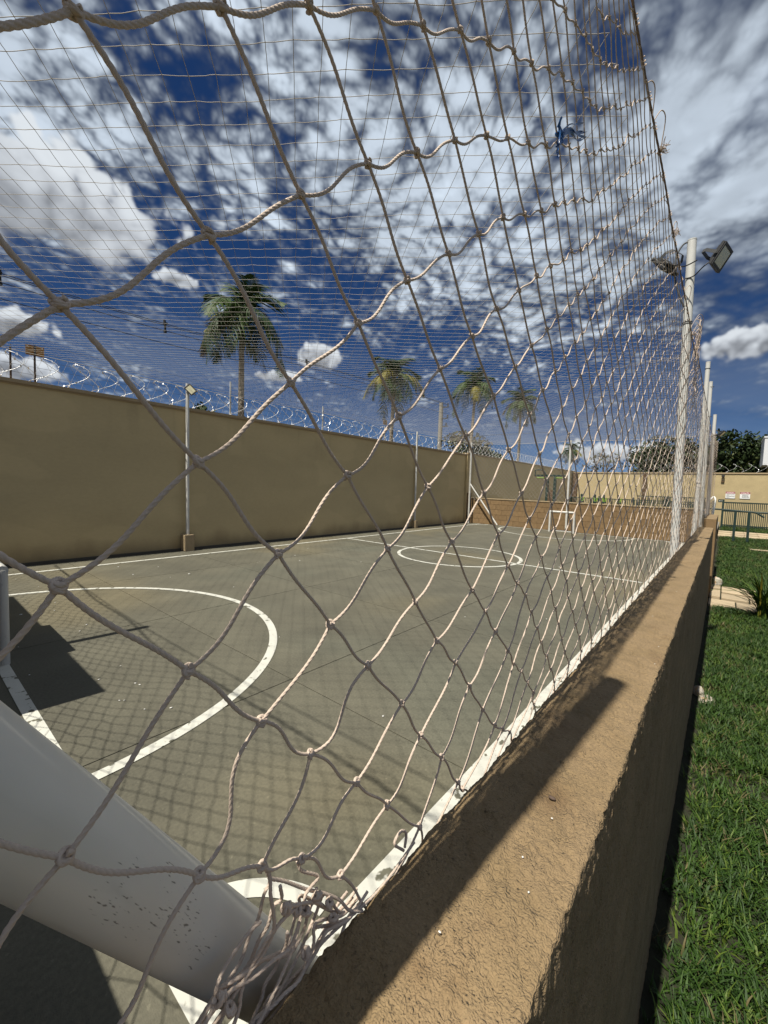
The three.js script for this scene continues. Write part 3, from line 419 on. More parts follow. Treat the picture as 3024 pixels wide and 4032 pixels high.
  for (let k = 0; k < 26; k++) { const z = -1.5 - k * 0.165, y = YT(z); const c = []; for (let a = 0; a <= 14; a++) { const t = a / 14; c.push(V(0.006 * Math.cos(t * 14) + 0.004, y - 0.004 + 0.006 * Math.sin(t * 14), z - 0.04 * t)); } part('lashing', sweep(c, 0.0018, 5), M.rope, net); }
  for (const [z, u, w, h] of [[-1.95, 0.02, 0.1, 0.02], [-2.15, 0.035, 0.1, 0.05], [-3.0, 0.02, 0.03, 0.04], [-3.9, 0.04, 0.1, 0.05], [-4.9, 0.05, 0.2, 0.1], [-4.7, 0.08, 0.28, 0.13]]) { const y = YT(z); part('loose_end', sweep(curve([V(0.0, y, z), V(u * 0.7, y + h, z - w * 0.25), V(u, y + h * 0.9, z - w * 0.6), V(u * 0.6, y - 0.06, z - w)], 16), 0.0022, 6), M.rope, net); }
  // frayed tufts on the rope
  for (const [z, n] of [[-2.33, 22], [-3.05, 12], [-5.35, 26], [-4.9, 16]]) { const g = [], y = YT(z); for (let k = 0; k < n; k++) g.push(sweep(curve([V(0.004, y, z + (rk() - 0.5) * 0.05), V(0.01 + rk() * 0.02, y + (rk() - 0.4) * 0.03, z + (rk() - 0.5) * 0.07), V(0.012 + rk() * 0.035, y + (rk() - 0.5) * 0.06, z + (rk() - 0.5) * 0.1)], 5), 0.0011, 4)); part('frayed_tuft', g, M.rope, net); }
  // netting bunched at the top of the tall pole
  { const g = []; for (let k = 0; k < 46; k++) { const y0 = 2.2 + rk() * 0.85, z0 = -5.5 + (rk() - 0.5) * 0.22; g.push(sweep(curve([V(-0.02 + rk() * 0.03, y0, z0), V(0.01 + rk() * 0.03, y0 + (rk() - 0.5) * 0.2, z0 - 0.05), V((rk() - 0.5) * 0.08, y0 - 0.15 + (rk() - 0.5) * 0.2, z0 - (rk() - 0.5) * 0.16)], 8), 0.0024, 5)); } part('bunched_netting', g, M.rope, net); }
  // net wrapped round the tall pole and the far corner pole
  const wrap = (cx, cz, R, y0, y1, n, turns, r) => { const g = []; for (let k = 0; k < n; k++) for (const s of [-1, 1]) { const c = [], ph = k / n * 2 * Math.PI; for (let a = 0; a <= 60; a++) { const t = a / 60, th = ph + s * t * turns * 2 * Math.PI; c.push(V(cx(lerp(y0, y1, t)) + R * Math.cos(th), lerp(y0, y1, t), cz + R * Math.sin(th))); } g.push(sweep(c, r, 4)); } return g; };
  part('wrapped_netting', wrap((y) => -0.052 - 0.0175 * y, -5.71, 0.047, 0.4, 3.05, 3, 3.2, 0.0022), M.ropeDark, net);
  part('wrapped_netting', wrap(() => 0.06, -13.3, 0.06, -0.3, 2.6, 7, 6, 0.0035), M.rope, net);
  part('wrapped_netting', wrap(() => 0.03, -13.0, 0.045, 0.6, 2.75, 6, 6, 0.0035), M.rope, net);

  // the net's foot, gathered and tied down over the corner of the wall
  const B = [
    [788, -246, 769, -250, 752, -249, 730, -252, 712, -252, 705, -245, 692, -235, 681, -227, 681, -210, 681, -201, 660, -170],
    [752, -262, 730, -266, 726, -260, 703, -254, 693, -246, 673, -233, 672, -215, 675, -192, 655, -160],
    [747, -297, 732, -302, 705, -328, 706, -314, 707, -301, 701, -297, 710, -282, 713, -267, 709, -256, 691, -243, 678, -225, 655, -190],
    [688, -289, 680, -283, 669, -274, 672, -254, 672, -230, 676, -209, 668, -190], [677, -309, 657, -309, 643, -303, 634, -292, 649, -269, 666, -249, 671, -230, 665, -219, 652, -214, 630, -190],
    [657, -316, 639, -313, 624, -300, 616, -288, 618, -269, 615, -255, 616, -239, 600, -210], [623, -327, 613, -317, 605, -297, 605, -279, 607, -261, 597, -250, 580, -225], [617, -345, 615, -331, 605, -314, 603, -294, 601, -279, 594, -267, 587, -258, 570, -235],
    [603, -350, 598, -335, 585, -328, 589, -311, 591, -298, 580, -270], [684, -275, 666, -277, 652, -272, 638, -268, 629, -255, 615, -250, 595, -225], [754, -258, 739, -276, 706, -308, 686, -331, 658, -357, 634, -372, 612, -398],
    [727, -266, 715, -282, 704, -298, 682, -322, 660, -337, 644, -350], [693, -325, 680, -325, 672, -322, 664, -316], [645, -323, 632, -345, 621, -372, 619, -393, 616, -439, 628, -520], [677, -181, 681, -190, 690, -194, 698, -203, 711, -233, 711, -248],
    [700, -300, 682, -300, 668, -292, 655, -280, 640, -262, 620, -236], [640, -330, 628, -318, 616, -300, 600, -276, 588, -252], [672, -340, 655, -330, 640, -318, 628, -305, 612, -280, 600, -245]];
  const tie = (q, n, jy, jz, jx, R) => { const c = []; for (let k = 0; k < q.length; k += 2) c.push(V(-0.006 + jx + 0.009 * Math.sin(n * 2.4 + k * 0.22), (q[k] + jy * (0.4 + 0.6 * Math.sin(k * 0.6 + n))) / 1000 + 0.006, (q[k + 1] + jz * (0.4 + 0.6 * Math.cos(k * 0.5 + n))) / 1000)); const e = c[c.length - 1]; if (n < 10 || n > 14) c.push(V(e.x - 0.004, e.y - 0.018, e.z + 0.034), V(e.x - 0.01, e.y - 0.05, e.z + 0.1)); let l = 0; for (let k = 1; k < c.length; k++) l += c[k].distanceTo(c[k - 1]); part('gathered_cord', sweep(curve(c, Math.ceil(l / 0.0018)), R, 14, { pitch: 0.019, phase: n, cap: true }), M.rope, net); };
  B.forEach((q, n) => { if ((n > 4 && n < 9) || n > 14) q = [612 + n, -395 - 6 * n % 20, 622, -372, ...q]; if (n === 14) q = [660, -150, ...q]; tie(q, n, 0, 0, 0, R0 * 0.95); if (n % 3 === 1 && n < 10) tie(q, n + 0.6, 6, 6, -0.012, R0 * 0.9); });
  for (const [y, z] of [[694, -298], [673, -336], [699, -316], [647, -344], [691, -192], [668, -203], [721, -270], [640, -300], [706, -286]]) { const m = new THREE.Mesh(KG[Math.floor(rk() * 4)], M.rope); m.name = 'knot'; m.position.set(0.002, y / 1000 + 0.006, z / 1000); m.rotation.set(rk() * 2, rk() * 2, rk()); m.scale.setScalar(1.15); m.castShadow = m.receiveShadow = true; net.add(m); }
  { const c = [V(-0.004, 0.63, -0.5), V(-0.004, 0.66, -0.475), V(-0.004, 0.668, -0.49), V(-0.004, 0.655, -0.505), V(-0.002, 0.636, -0.5)]; part('loose_end', sweep(curve(c, 24), 0.0024, 9, { pitch: 0.021 }), M.rope, net); }

  { // unseen slack netting added on the corner post to shade the gathered cords
    const g = []; for (let k = 0; k < 64; k++) { const a = rk() * 6.28, r0 = 0.045 + 0.04 * rk(), x = -0.02, z = 0.1, y0 = 0.98 + 0.08 * rk(), c = []; for (let q = 0; q <= 6; q++) { const t = q / 6, rr = r0 * (0.55 + 0.6 * Math.sin(Math.PI * t)); c.push(V(x + rr * Math.cos(a + t * 1.2 * (k % 2 ? 1 : -1)), y0 + t * (0.3 + 0.06 * rk()), z + 0.6 * rr * Math.sin(a + t))); } g.push(sweep(curve(c, 12), R0, 5)); }
    tag(part('added_netting', g, M.rope, net), null, null, null, 'stuff');
  }
  // blue ribbon knotted on the net
  const kn = V(0.003, 2.005, -0.992), rb = thing('blue_ribbon', 'frayed blue plastic ribbon tied to the net near the upper right', 'ribbon', [kn.x, kn.y, kn.z]);
  part('ribbon_knot', [sweep(curve([V(0, 0.016, -0.012), V(0.007, 0.01, -0.01), V(-0.005, 0, 0.01), V(0.007, -0.012, -0.01), V(0, -0.024, 0.006), V(0.006, 0.0, -0.012), V(0, 0.02, 0.008)], 40), 0.0036, 7), sweep(curve([V(0, 0.01, 0.015), V(0.01, 0.025, 0.02), V(0, 0.034, 0.0), V(-0.004, 0.02, -0.01)], 20), 0.0028, 6)], M.ribbon, rb);
  const strip = (pts, w) => { const c = curve(pts, 18), [T, N] = frames(c), p = [], ix = [], uv = []; c.forEach((q, k) => { const s = V(0, 0, 0).copy(N[k]).applyAxisAngle(T[k], k * 0.35).multiplyScalar(w * (0.6 + 0.5 * rk())); p.push(q.x - s.x, q.y - s.y, q.z - s.z, q.x + s.x, q.y + s.y, q.z + s.z); uv.push(0, k, 1, k); if (k) { const a = 2 * k - 2; ix.push(a, a + 1, a + 2, a + 2, a + 1, a + 3); } }); const g = new THREE.BufferGeometry(); g.setAttribute('position', new THREE.Float32BufferAttribute(p, 3)); g.setAttribute('uv', new THREE.Float32BufferAttribute(uv, 2)); g.setIndex(ix); g.computeVertexNormals(); return g; };
  M.ribbon.side = THREE.DoubleSide;
  const tails = (dir, n, l) => { const g = []; for (let k = 0; k < n; k++) { const e = dir.clone().multiplyScalar(l * (0.7 + 0.4 * rk())).add(V((rk() - 0.5) * 0.01, (rk() - 0.5) * 0.035, (rk() - 0.5) * 0.02)); g.push(strip([V(0, 0.0, 0), e.clone().multiplyScalar(0.3).add(V(0.004, (rk()) * 0.025, 0)), e.clone().multiplyScalar(0.62).add(V(0, (rk() - 0.7) * 0.03, 0)), e], 0.003)); } return g; };
  part('ribbon_tail', tails(V(0.01, 0.15, -0.22), 6, 1), M.ribbon, rb); part('ribbon_tail', tails(V(0.005, -0.065, 0.03), 7, 1), M.ribbon, rb); rb.scale.setScalar(0.85);
}
// finer square-mesh nets: over the court and at its two ends
function meshNet(t, f, ni, nj, r, jit, knotR, sagN, mat, ok = () => true) { // f(i, j) -> point; knots where i + j is even
  const g = [], kg = [], rr = rng(99), at = new Map(), P = (i, j) => { const k = i * 1000 + j; if (!at.has(k)) { const p = f(i, j); p.x += (rr() - 0.5) * jit; p.y += (rr() - 0.5) * jit; p.z += (rr() - 0.5) * jit; at.set(k, p); } return at.get(k); };
  const oct = new THREE.OctahedronGeometry(knotR, 0);
  for (let i = 0; i < ni; i++) for (let j = 0; j < nj; j++) { if ((i + j) % 2 || !ok(i, j)) continue; const a = P(i, j);
    for (const d of [1, -1]) if (i + 1 < ni && j + d >= 0 && j + d < nj && ok(i + 1, j + d)) { const b = P(i + 1, j + d), n = sagN(a); if (n < 2) g.push(sweep([a, b], r, 4, { cap: false })); else { const c = []; const sag = 0.001 + 0.002 * rr(); for (let k = 0; k <= n; k++) { const q = k / n, p = a.clone().lerp(b, q); p.y -= sag * 4 * q * (1 - q); p.x += 0.0025 * Math.sin(q * 6.28) * (rr() - 0.4); p.z += 0.002 * Math.sin(q * 6.28) * (rr() - 0.5); c.push(p); } g.push(sweep(c, r, 5, { cap: false })); } }
    if (sagN(a) >= 2) { const k = oct.clone(); k.translate(a.x, a.y, a.z); kg.push(k); } }
  tag(part('cord_mesh', g, mat, t), null, null, null, 'stuff'); if (kg.length) tag(part('knot_mesh', kg, mat, t), null, null, null, 'stuff');
}
{
  const t = thing('overhead_net', 'fine square mesh net stretched overhead across the whole court', 'net');
  const top = (x, z) => lerp(YT(z), 2.74, clamp(-x / 2)) - 0.07 * Math.sin(Math.PI * clamp(-x / 6.56)) * (0.7 + 0.3 * Math.cos(z * 0.9)) + 0.03 * fbm2(x * 0.9 + 50, z * 0.9 + 80, 3) * clamp(-x * 2);
  meshNet(t, (i, j) => { const x = -0.07 - i * 0.0792, z = 0.14 - j * 0.0645; return V(x + 0.02 * n2(x * 0.8 + 9, z * 0.8 + 33), top(x, z), z + 0.03 * n2(x * 0.7 + 3, z * 0.7 + 60)); }, 83, 204, 0.0012, 0.006, 0.0028, (p) => p.distanceTo(camera.position) < 4.2 ? 5 : 1, M.twine);
  // the edge hanging down over the left wall
  const h = []; for (let k = 0; k < 100; k++) { const z = 0.1 - k * 0.13, r = rk(); h.push(sweep(curve([V(-6.6, 2.72, z), V(-6.62, 2.5 + 0.05 * r, z - 0.1), V(-6.64, 2.395, z - 0.22), V(-6.76, 2.392, z - 0.3 - 0.06 * r)], 6), 0.0016, 4), sweep(curve([V(-6.6, 2.72, z), V(-6.63, 2.5, z + 0.08), V(-6.66, 2.4, z + 0.1)], 4), 0.0013, 4)); }
  part('hanging_edge', h, M.twine, t);
  const rope = (pts, r) => sweep(curve(pts, 60), r, 6);
  part('edge_rope', rope([V(-6.57, 2.75, 0.14), V(-6.57, 2.71, -3), V(-6.57, 2.74, -6.5), V(-6.57, 2.7, -9.8), V(-6.45, 2.74, -12.8)], 0.004), M.twine, t);
  part('edge_rope', rope([V(-6.45, 2.74, -12.95), V(-4.9, 2.68, -12.95), V(-3.27, 2.7, -12.95), V(-1.6, 2.67, -12.95), V(0, 2.7, -12.98)], 0.005), M.twine, t);
  part('edge_rope', rope([V(-6.5, 2.74, 0.14), V(-3.27, 2.6, 0.14), V(0, 2.83, 0.13)], 0.004), M.twine, t);
  part('seam_rope', rope([V(-6.55, 2.72, 0.1), V(-5.2, 2.66, 0.14), V(-4.4, 2.66, 0.2), V(-3.5, 2.66, 0.2), V(-2.8, 2.67, 0.27), V(-1.4, 2.7, 0.25), V(-0.05, 2.8, 0.3)], 0.0065), M.twine, t);
  
}
{
  const t = thing('end_net', 'fine diamond net hung above the low wall at the far end', 'net');
  meshNet(t, (i, j) => { const x = -6.42 + i * 0.062, y = 2.7 - j * 0.067; return V(x + 0.03 * n2(i * 0.08 + 5, j * 0.1 + 2), y - 0.05 * Math.sin(i * 0.2) * (j / 33) ** 2, -12.965 + (y < 0.9 ? 0.03 : 0) + 0.035 * n2(i * 0.11, j * 0.12)); }, 104, 32, 0.0021, 0.014, 0.004, () => 1, M.twine, (i, j) => j < 27 + 3.4 * n2(i * 0.12 + 7, 3.3) - (i > 60 ? 2 : 0));
  const u = thing('end_net', 'fine diamond net hung behind the near goal', 'net');
  meshNet(u, (i, j) => { const x = -6.42 + i * 0.066, y = 2.62 - j * 0.071; return V(x + 0.03 * n2(i * 0.08 + 15, j * 0.1 + 2), y, 0.13 + 0.06 * n2(i * 0.06, j * 0.1)); }, 97, 29, 0.0021, 0.014, 0.004, () => 1, M.twine);
}

// ------------------------------------------------------------------ on top of the walls: razor wire, fence wires, signs
function razor(label, f, turns, pitch, R, seed) { // f(s) -> centre of the coil at distance s, its along-direction is fixed by f
  const t = thing('razor_wire', label, 'razor wire'), r = rng(seed), pts = [], n = 26, barbs = [];
  const d = f(1).clone().sub(f(0)).normalize(), side = V(-d.z, 0, d.x);
  for (let k = 0; k <= turns * n; k++) { const a = k / n * 2 * Math.PI, s = k / n * pitch + 0.12 * Math.sin(a * 2 + 1), RR = R * (1 + 0.14 * n2(k * 0.03, seed)); pts.push(f(s).clone().addScaledVector(side, Math.cos(a) * RR * 0.75).add(V(0, Math.sin(a) * RR + R, 0))); }
  const loops = Math.ceil(turns); for (let k = 0; k < loops; k++) { const seg = pts.slice(k * n, Math.min(pts.length, (k + 1) * n + 1)); if (seg.length > 2) part('coil', sweep(seg, 0.0036, 5), M.steel, t); }
  for (let k = 2; k < pts.length - 2; k += 2) { const g = box(0.016, 0.032, 0.002); g.lookAt(V(r() - 0.5, r() - 0.5, r() - 0.5)); g.translate(pts[k].x, pts[k].y, pts[k].z); barbs.push(g); }
  tag(part('barbs', barbs, M.steel, t), null, null, null, 'stuff'); return t;
}
razor('coiled silver razor wire along the top of the tall left wall', (s) => V(-6.72, 2.37, 0.4 - s), 38, 0.35, 0.18, 11);
razor('dense coiled razor wire on the darker far stretch of the left wall', (s) => V(-6.8, 2.44, -13.1 - s), 44, 0.3, 0.19, 12);
razor('loose razor wire coils along the top of the sunlit back wall', (s) => V(-2.8 + s, 2.38, -26.1), 20, 0.55, 0.22, 13);
{
  const t = thing('fence_wires', 'thin taut security wires strung above the tall left wall', 'wires');
  for (let k = 0; k < 5; k++) part('wire', sweep(curve([V(-6.76, 2.5 + 0.1 * k, 1), V(-6.76, 2.5 + 0.1 * k, -6), V(-6.76, 2.5 + 0.1 * k, -13), V(-6.84, 2.55 + 0.1 * k, -25.9)], 40), 0.0018, 4), M.dgrey, t);
  const post = (label, z, h, m, x = -6.76) => { const p = thing('wire_post', label, 'post', [x, 2.385, z], 0, null); part('shaft', box(0.02, h, 0.02, 0, h / 2, 0), m, p); for (let k = 0; k < 4; k++) part('insulator', rod(V(0.0, 0.14 + k * 0.1, 0), V(0.03, 0.14 + k * 0.1, 0), 0.007, 6), M.dgrey, p); return p; };
  post('dark wire post at the far left end of the wall top', -1.03, 0.42, M.rust); post('dark wire post under the yellow warning plate at the left', -1.27, 0.4, M.rust);
  post('pale thin wire post between the lamp pole and the largest palm trunk', -4.05, 0.62, M.galv); post('pale thin wire post right of the largest palm trunk', -6.3, 0.55, M.galv);
  post('thin wire post below the small orange plate beside the second palm', -8.5, 0.4, M.galv); post('thin wire post where the tall left wall ends', -12.4, 0.5, M.rust);
  const plate = (label, z, y, w, h, m) => { const p = thing('warning_plate', label, 'sign', [-6.74, y, z], Math.PI / 2, null); part('plate', box(w, h, 0.004, 0, 0, 0), m, p); part('back_strip', box(0.02, h * 1.05, 0.006, 0, 0, 0.005), M.dgrey, p); part('rivet', [box(0.012, 0.012, 0.006, -w * 0.4, h * 0.35, 0.004), box(0.012, 0.012, 0.006, w * 0.4, h * 0.35, 0.004)], M.steel, p); };
  plate('larger orange yellow warning plate on the wire at the left edge', -1.27, 2.81, 0.19, 0.13, M.yellow); plate('small orange warning plate beside the second palm trunk', -8.48, 2.88, 0.16, 0.13, M.yellow);
}
function canvasTex(w, h, draw) { const c = document.createElement('canvas'); c.width = w; c.height = h; draw(c.getContext('2d'), w, h); const t = new THREE.CanvasTexture(c); t.colorSpace = THREE.SRGBColorSpace; return t; }
{ // two notices on the back wall
  const notice = (label, x, y, w, h, left, seed) => {
    const t = thing('notice_board', label, 'sign', [x, y, -25.985]); const r = rng(seed);
    const tex = canvasTex(512, 448, (g, W, H) => { g.fillStyle = '#dcdcda'; g.fillRect(0, 0, W, H); g.fillStyle = '#8c2f30'; g.fillRect(0, 0, W, 132); g.fillStyle = '#f3eef0'; g.font = 'bold 92px sans-serif'; g.textAlign = 'center'; g.textBaseline = 'middle'; g.fillText('ATENÇÃO', W / 2, 70); g.fillStyle = '#25282c';
      for (let k = 0; k < 5; k++) { let X = left ? 50 : 90 + 20 * (k % 2); const end = left ? [470, 190, 480, 480, 200][k] : [440, 410, 430, 440, 440][k]; while (X < end) { const ww = 14 + r() * 26; for (let q = 0; q < 3; q++) g.fillRect(X + q * ww / 3, 160 + k * 52 + r() * 6, ww / 4, 30 + r() * 6); X += ww + 7; } } });
    const p = part('printed_face', new THREE.PlaneGeometry(w - 0.01, h - 0.01).translate(0, 0, 0.0085), std({ map: tex, roughness: 0.5 }), t);
    part('panel', box(w, h, 0.012, 0, 0, 0), M.white, t);
    part('screw', [[-1, 1], [1, 1], [-1, -1], [1, -1]].map(([a, b]) => box(0.014, 0.014, 0.006, a * w * 0.46, b * h * 0.44, 0.01)), M.dgrey, t); return p;
  };
  notice('left white notice with a red ATENÇÃO header on the back wall', 0.525, 1.31, 0.36, 0.33, true, 3); notice('right white notice with a red ATENÇÃO header on the back wall', 1.06, 1.31, 0.37, 0.33, false, 4);
  const c = thing('security_light', 'small dark security light under the back wall coping', 'lamp', [0.2, 2.16, -25.99]); part('bracket', box(0.06, 0.1, 0.06, 0, 0.02, 0.03), M.dgrey, c); part('head', box(0.13, 0.08, 0.1, 0, 0.06, 0.09, 0.01), M.black, c); part('sensor', box(0.13, 0.07, 0.05, 0, -0.2, 0.03, 0.006), M.brown, c);
}
// ------------------------------------------------------------------ fences, railing, exercise equipment
{
  const bars = (t, x0, x1, z, y0, y1, step, w) => { const g = []; for (let x = x0; x <= x1; x += step) g.push(box(w, y1 - y0, w, x, (y0 + y1) / 2, z)); tag(part('bar_row', g, M.green, t), null, null, null, 'stuff'); };
  const a = thing('bar_fence', 'dark green vertical bar fence behind the low end wall', 'fence'); bars(a, -6.5, -0.1, -24.5, -0.1, 0.9, 0.078, 0.03);
  for (const y of [0.9, 0.0]) part('rail', box(6.5, 0.04, 0.04, -3.3, y, -24.5), M.green, a); for (const x of [-6.5, -4.9, -3.28, -1.6, -0.08]) part('fence_post', box(0.06, 1.15, 0.06, x, 0.45, -24.5), M.green, a);
  const b = thing('bar_fence', 'taller dark green bar fence panels in front of the brown pilaster', 'fence'); bars(b, -3.2, -0.3, -25.2, -0.1, 1.1, 0.09, 0.03); part('rail', box(3, 0.05, 0.04, -1.75, 1.11, -25.2), M.green, b); part('rail', box(3, 0.04, 0.04, -1.75, 0.78, -25.2), M.green, b);
  const c = thing('bar_fence', 'dark green bar fence below the two notices at the right', 'fence'); bars(c, 0.4, 5, -25, -0.2, 0.95, 0.066, 0.026);
  part('rail', box(4.8, 0.06, 0.05, 2.7, 0.955, -25), M.green, c); part('rail', box(4.8, 0.05, 0.045, 2.7, -0.1, -25), M.green, c); part('rail', box(4.8, 0.05, 0.045, 2.7, 0.55, -25), M.green, c);
  for (const x of [0.29, 2.3, 4.3]) part('fence_post', box(0.08, 1.35, 0.08, x, 0.42, -25), M.green, c); part('lock_plate', box(0.2, 0.14, 0.03, 0.2, 1.02, -25), M.green, c); for (const x of [0.16, 0.24]) part('lock_hole', rod(V(x, 1.02, -24.98), V(x, 1.02, -24.975), 0.022, 10), M.white, c);
  const g = thing('railing', 'dark green tubular handrail on two posts in front of the right fence', 'railing', [0, 0, -19.86]);
  part('top_rail', sweep(curve([V(-0.3, 0.75, 0), V(0.3, 0.735, 0), V(0.9, 0.7, 0), V(1.18, 0.685, 0), V(1.24, 0.67, 0), V(1.46, 0.52, 0)], 40), 0.032, 10), M.green, g); part('mid_rail', rod(V(1.2, 0.66, -0.6), V(2.6, 0.68, -0.6), 0.03, 10), M.green, g);
  for (const x of [0.67, 1.06]) part('rail_post', box(0.075, 1.15, 0.075, x, 0.12, 0), M.green, g);
}
{
  const t = thing('pull_up_station', 'dark green outdoor pull up station with lime padding behind the end wall', 'exercise equipment', [-5.4, 0, -18]);
  for (const x of [-0.14, 0.17]) part('upright', box(0.1, 1.86, 0.1, x, 0.93, 0), M.green, t); part('cross_beam', box(1.35, 0.075, 0.08, -0.02, 1.865, 0), M.green, t); part('grip_loop', sweep(curve([V(-0.66, 1.88, 0.05), V(-0.66, 2.06, 0.06), V(-0.6, 2.1, 0.06), V(-0.36, 2.09, 0.06), V(-0.26, 2.0, 0.06), V(-0.22, 1.9, 0.03)], 30), 0.025, 8), M.green, t);
  for (const x of [-0.38, 0.42]) part('padded_bar', rod(V(x - 0.2, 1.77, 0.08), V(x + 0.14, 1.76, 0.08), 0.024, 8), M.lime, t); part('board', box(0.24, 0.5, 0.03, 0.02, 1.0, 0.03), M.brown, t);
  const m0 = thing('leg_machine', 'leg exercise machine with lime levers nearest the small goal behind the end wall', 'exercise equipment', [-5.55, 0, -23.6], 0, 'exercise machines in a row behind the end wall');
  part('upright', box(0.09, 1.12, 0.09, 0, 0.56, 0), M.green, m0); for (const s of [-1, 1]) part('lever', rod(V(0.05 + s * 0.09, 0.95, 0.05), V(0.05 + s * 0.02, 0.7, 0.08), 0.028, 8), M.lime, m0); part('seat_pad', box(0.18, 0.06, 0.2, 0.05, 0.72, 0.12, 0.01), M.green, m0);
  copyOf(m0, 'second leg exercise machine from the left behind the end wall', [-4.9, 0, -23.6]); copyOf(m0, 'third leg exercise machine from the left behind the end wall', [-4.48, 0, -23.6]); copyOf(m0, 'rightmost leg exercise machine with lime levers behind the end wall', [-3.8, 0, -23.6]);
}
// ------------------------------------------------------------------ right side: path, rocks, canopy
{
  const r = rng(17);
  const path = new THREE.Group(); path.name = 'garden_path'; path.userData.kind = 'structure'; scene.add(path);
  for (const [x0, x1, z0, z1, up] of [[0.23, 0.62, -9.55, -10.15, 0.0], [0.63, 1.25, -9.55, -10.1, 0.006], [0.23, 0.4, -10.16, -10.9, 0.03], [0.41, 0.82, -10.16, -10.62, 0.02], [0.83, 1.6, -10.12, -10.7, 0.015], [0.41, 1.0, -10.63, -11.3, 0.03], [1.01, 2.0, -10.71, -11.35, 0.03], [1.26, 2.4, -9.5, -10.1, 0.0], [0.23, 0.4, -10.91, -11.3, 0.04]]) { const g = box(x1 - x0 - 0.012, 0.14, z0 - z1 - 0.012, (x0 + x1) / 2, lawnY((z0 + z1) / 2) - 0.07 + up + 0.03, (z0 + z1) / 2, 0.008); part('paving_stone', g, M.stone[Math.floor(r() * 3)], path); }
  for (let k = 0; k < 14; k++) for (let q = 0; q < 3; q++) { const x = 0.22 + k * 0.42, z = -21.3 - q * 0.78; part('paving_stone', box(0.412, 0.1, 0.77, x + 0.2, lawnY(z - 0.4) - 0.02, z - 0.39, 0.006), M.stone[Math.floor(r() * 3)], path); }
  part('edging_stone', box(1.6, 0.1, 0.22, 1.85, lawnY(-17.9) + 0.005, -17.85, 0.01), M.stone[0], path);
  const rock = (label, x, y, z, a, b, c, seed) => { const t = thing('rock', label, 'rock', [x, y, z]), g = new THREE.IcosahedronGeometry(1, 4), p = g.attributes.position; for (let i = 0; i < p.count; i++) { const v = V(p.getX(i), p.getY(i), p.getZ(i)), k = 1 + 0.35 * fbm3(v.x * 1.4 + seed, v.y * 1.4, v.z * 1.4, 3); p.setXYZ(i, v.x * a * k, v.y * b * k, v.z * c * k); } const q = join([g]); q.computeVertexNormals(); part('stone_body', boxUV(q), M.rock, t); };
  rock('pale rock on the path edge against the right wall', 0.32, lawnY(-11.5) + 0.06, -11.5, 0.1, 0.13, 0.14, 1); rock('flat pale rock in the lawn close to the right wall', 0.345, -0.89, -5.3, 0.075, 0.035, 0.13, 2);
  rock('grey rock in the shadow strip at the wall foot', 0.265, -0.88, -5.45, 0.05, 0.06, 0.09, 3);
  const k = thing('white_building', 'white flat roofed building edge above the back wall at the right frame edge', 'building', [1.72, -0.3, -29]); part('facade', box(5, 1.4, 4, 2.5, 3.93, -2), M.white2, k); part('roof_edge', box(5.06, 0.08, 4.06, 2.5, 4.67, -2), M.white2, k); part('recessed_base', box(4.6, 3.3, 3.6, 2.6, 1.58, -2.05), M.backwall, k);
}
// ------------------------------------------------------------------ vegetation
function blades(n, area, seed, hMin, hMax, wid) { // one tuft of grass
  const r = rng(seed), p = [], ix = [], uv = [];
  for (let k = 0; k < n; k++) { const a = r() * 6.28, x = (r() - 0.5) * area, z = (r() - 0.5) * area, h = lerp(hMin, hMax, r()), lean = h * (0.35 + 0.8 * r()), w = wid * (0.7 + 0.6 * r()), dx = Math.cos(a), dz = Math.sin(a), o = p.length / 3;
    for (let s = 0; s <= 3; s++) { const t = s / 3, ww = w * (1 - t * t * 0.95) / 2, ox = x + dx * lean * t * t, oz = z + dz * lean * t * t, y = h * t * (1 - 0.25 * t); p.push(ox - dz * ww, y, oz + dx * ww, ox + dz * ww, y, oz - dx * ww); uv.push(0, t, 1, t); if (s) { const b = o + 2 * s - 2; ix.push(b, b + 1, b + 2, b + 2, b + 1, b + 3); } } }
  const g = new THREE.BufferGeometry(); g.setAttribute('position', new THREE.Float32BufferAttribute(p, 3)); g.setAttribute('uv', new THREE.Float32BufferAttribute(uv, 2)); g.setIndex(ix); g.computeVertexNormals(); return g;
}
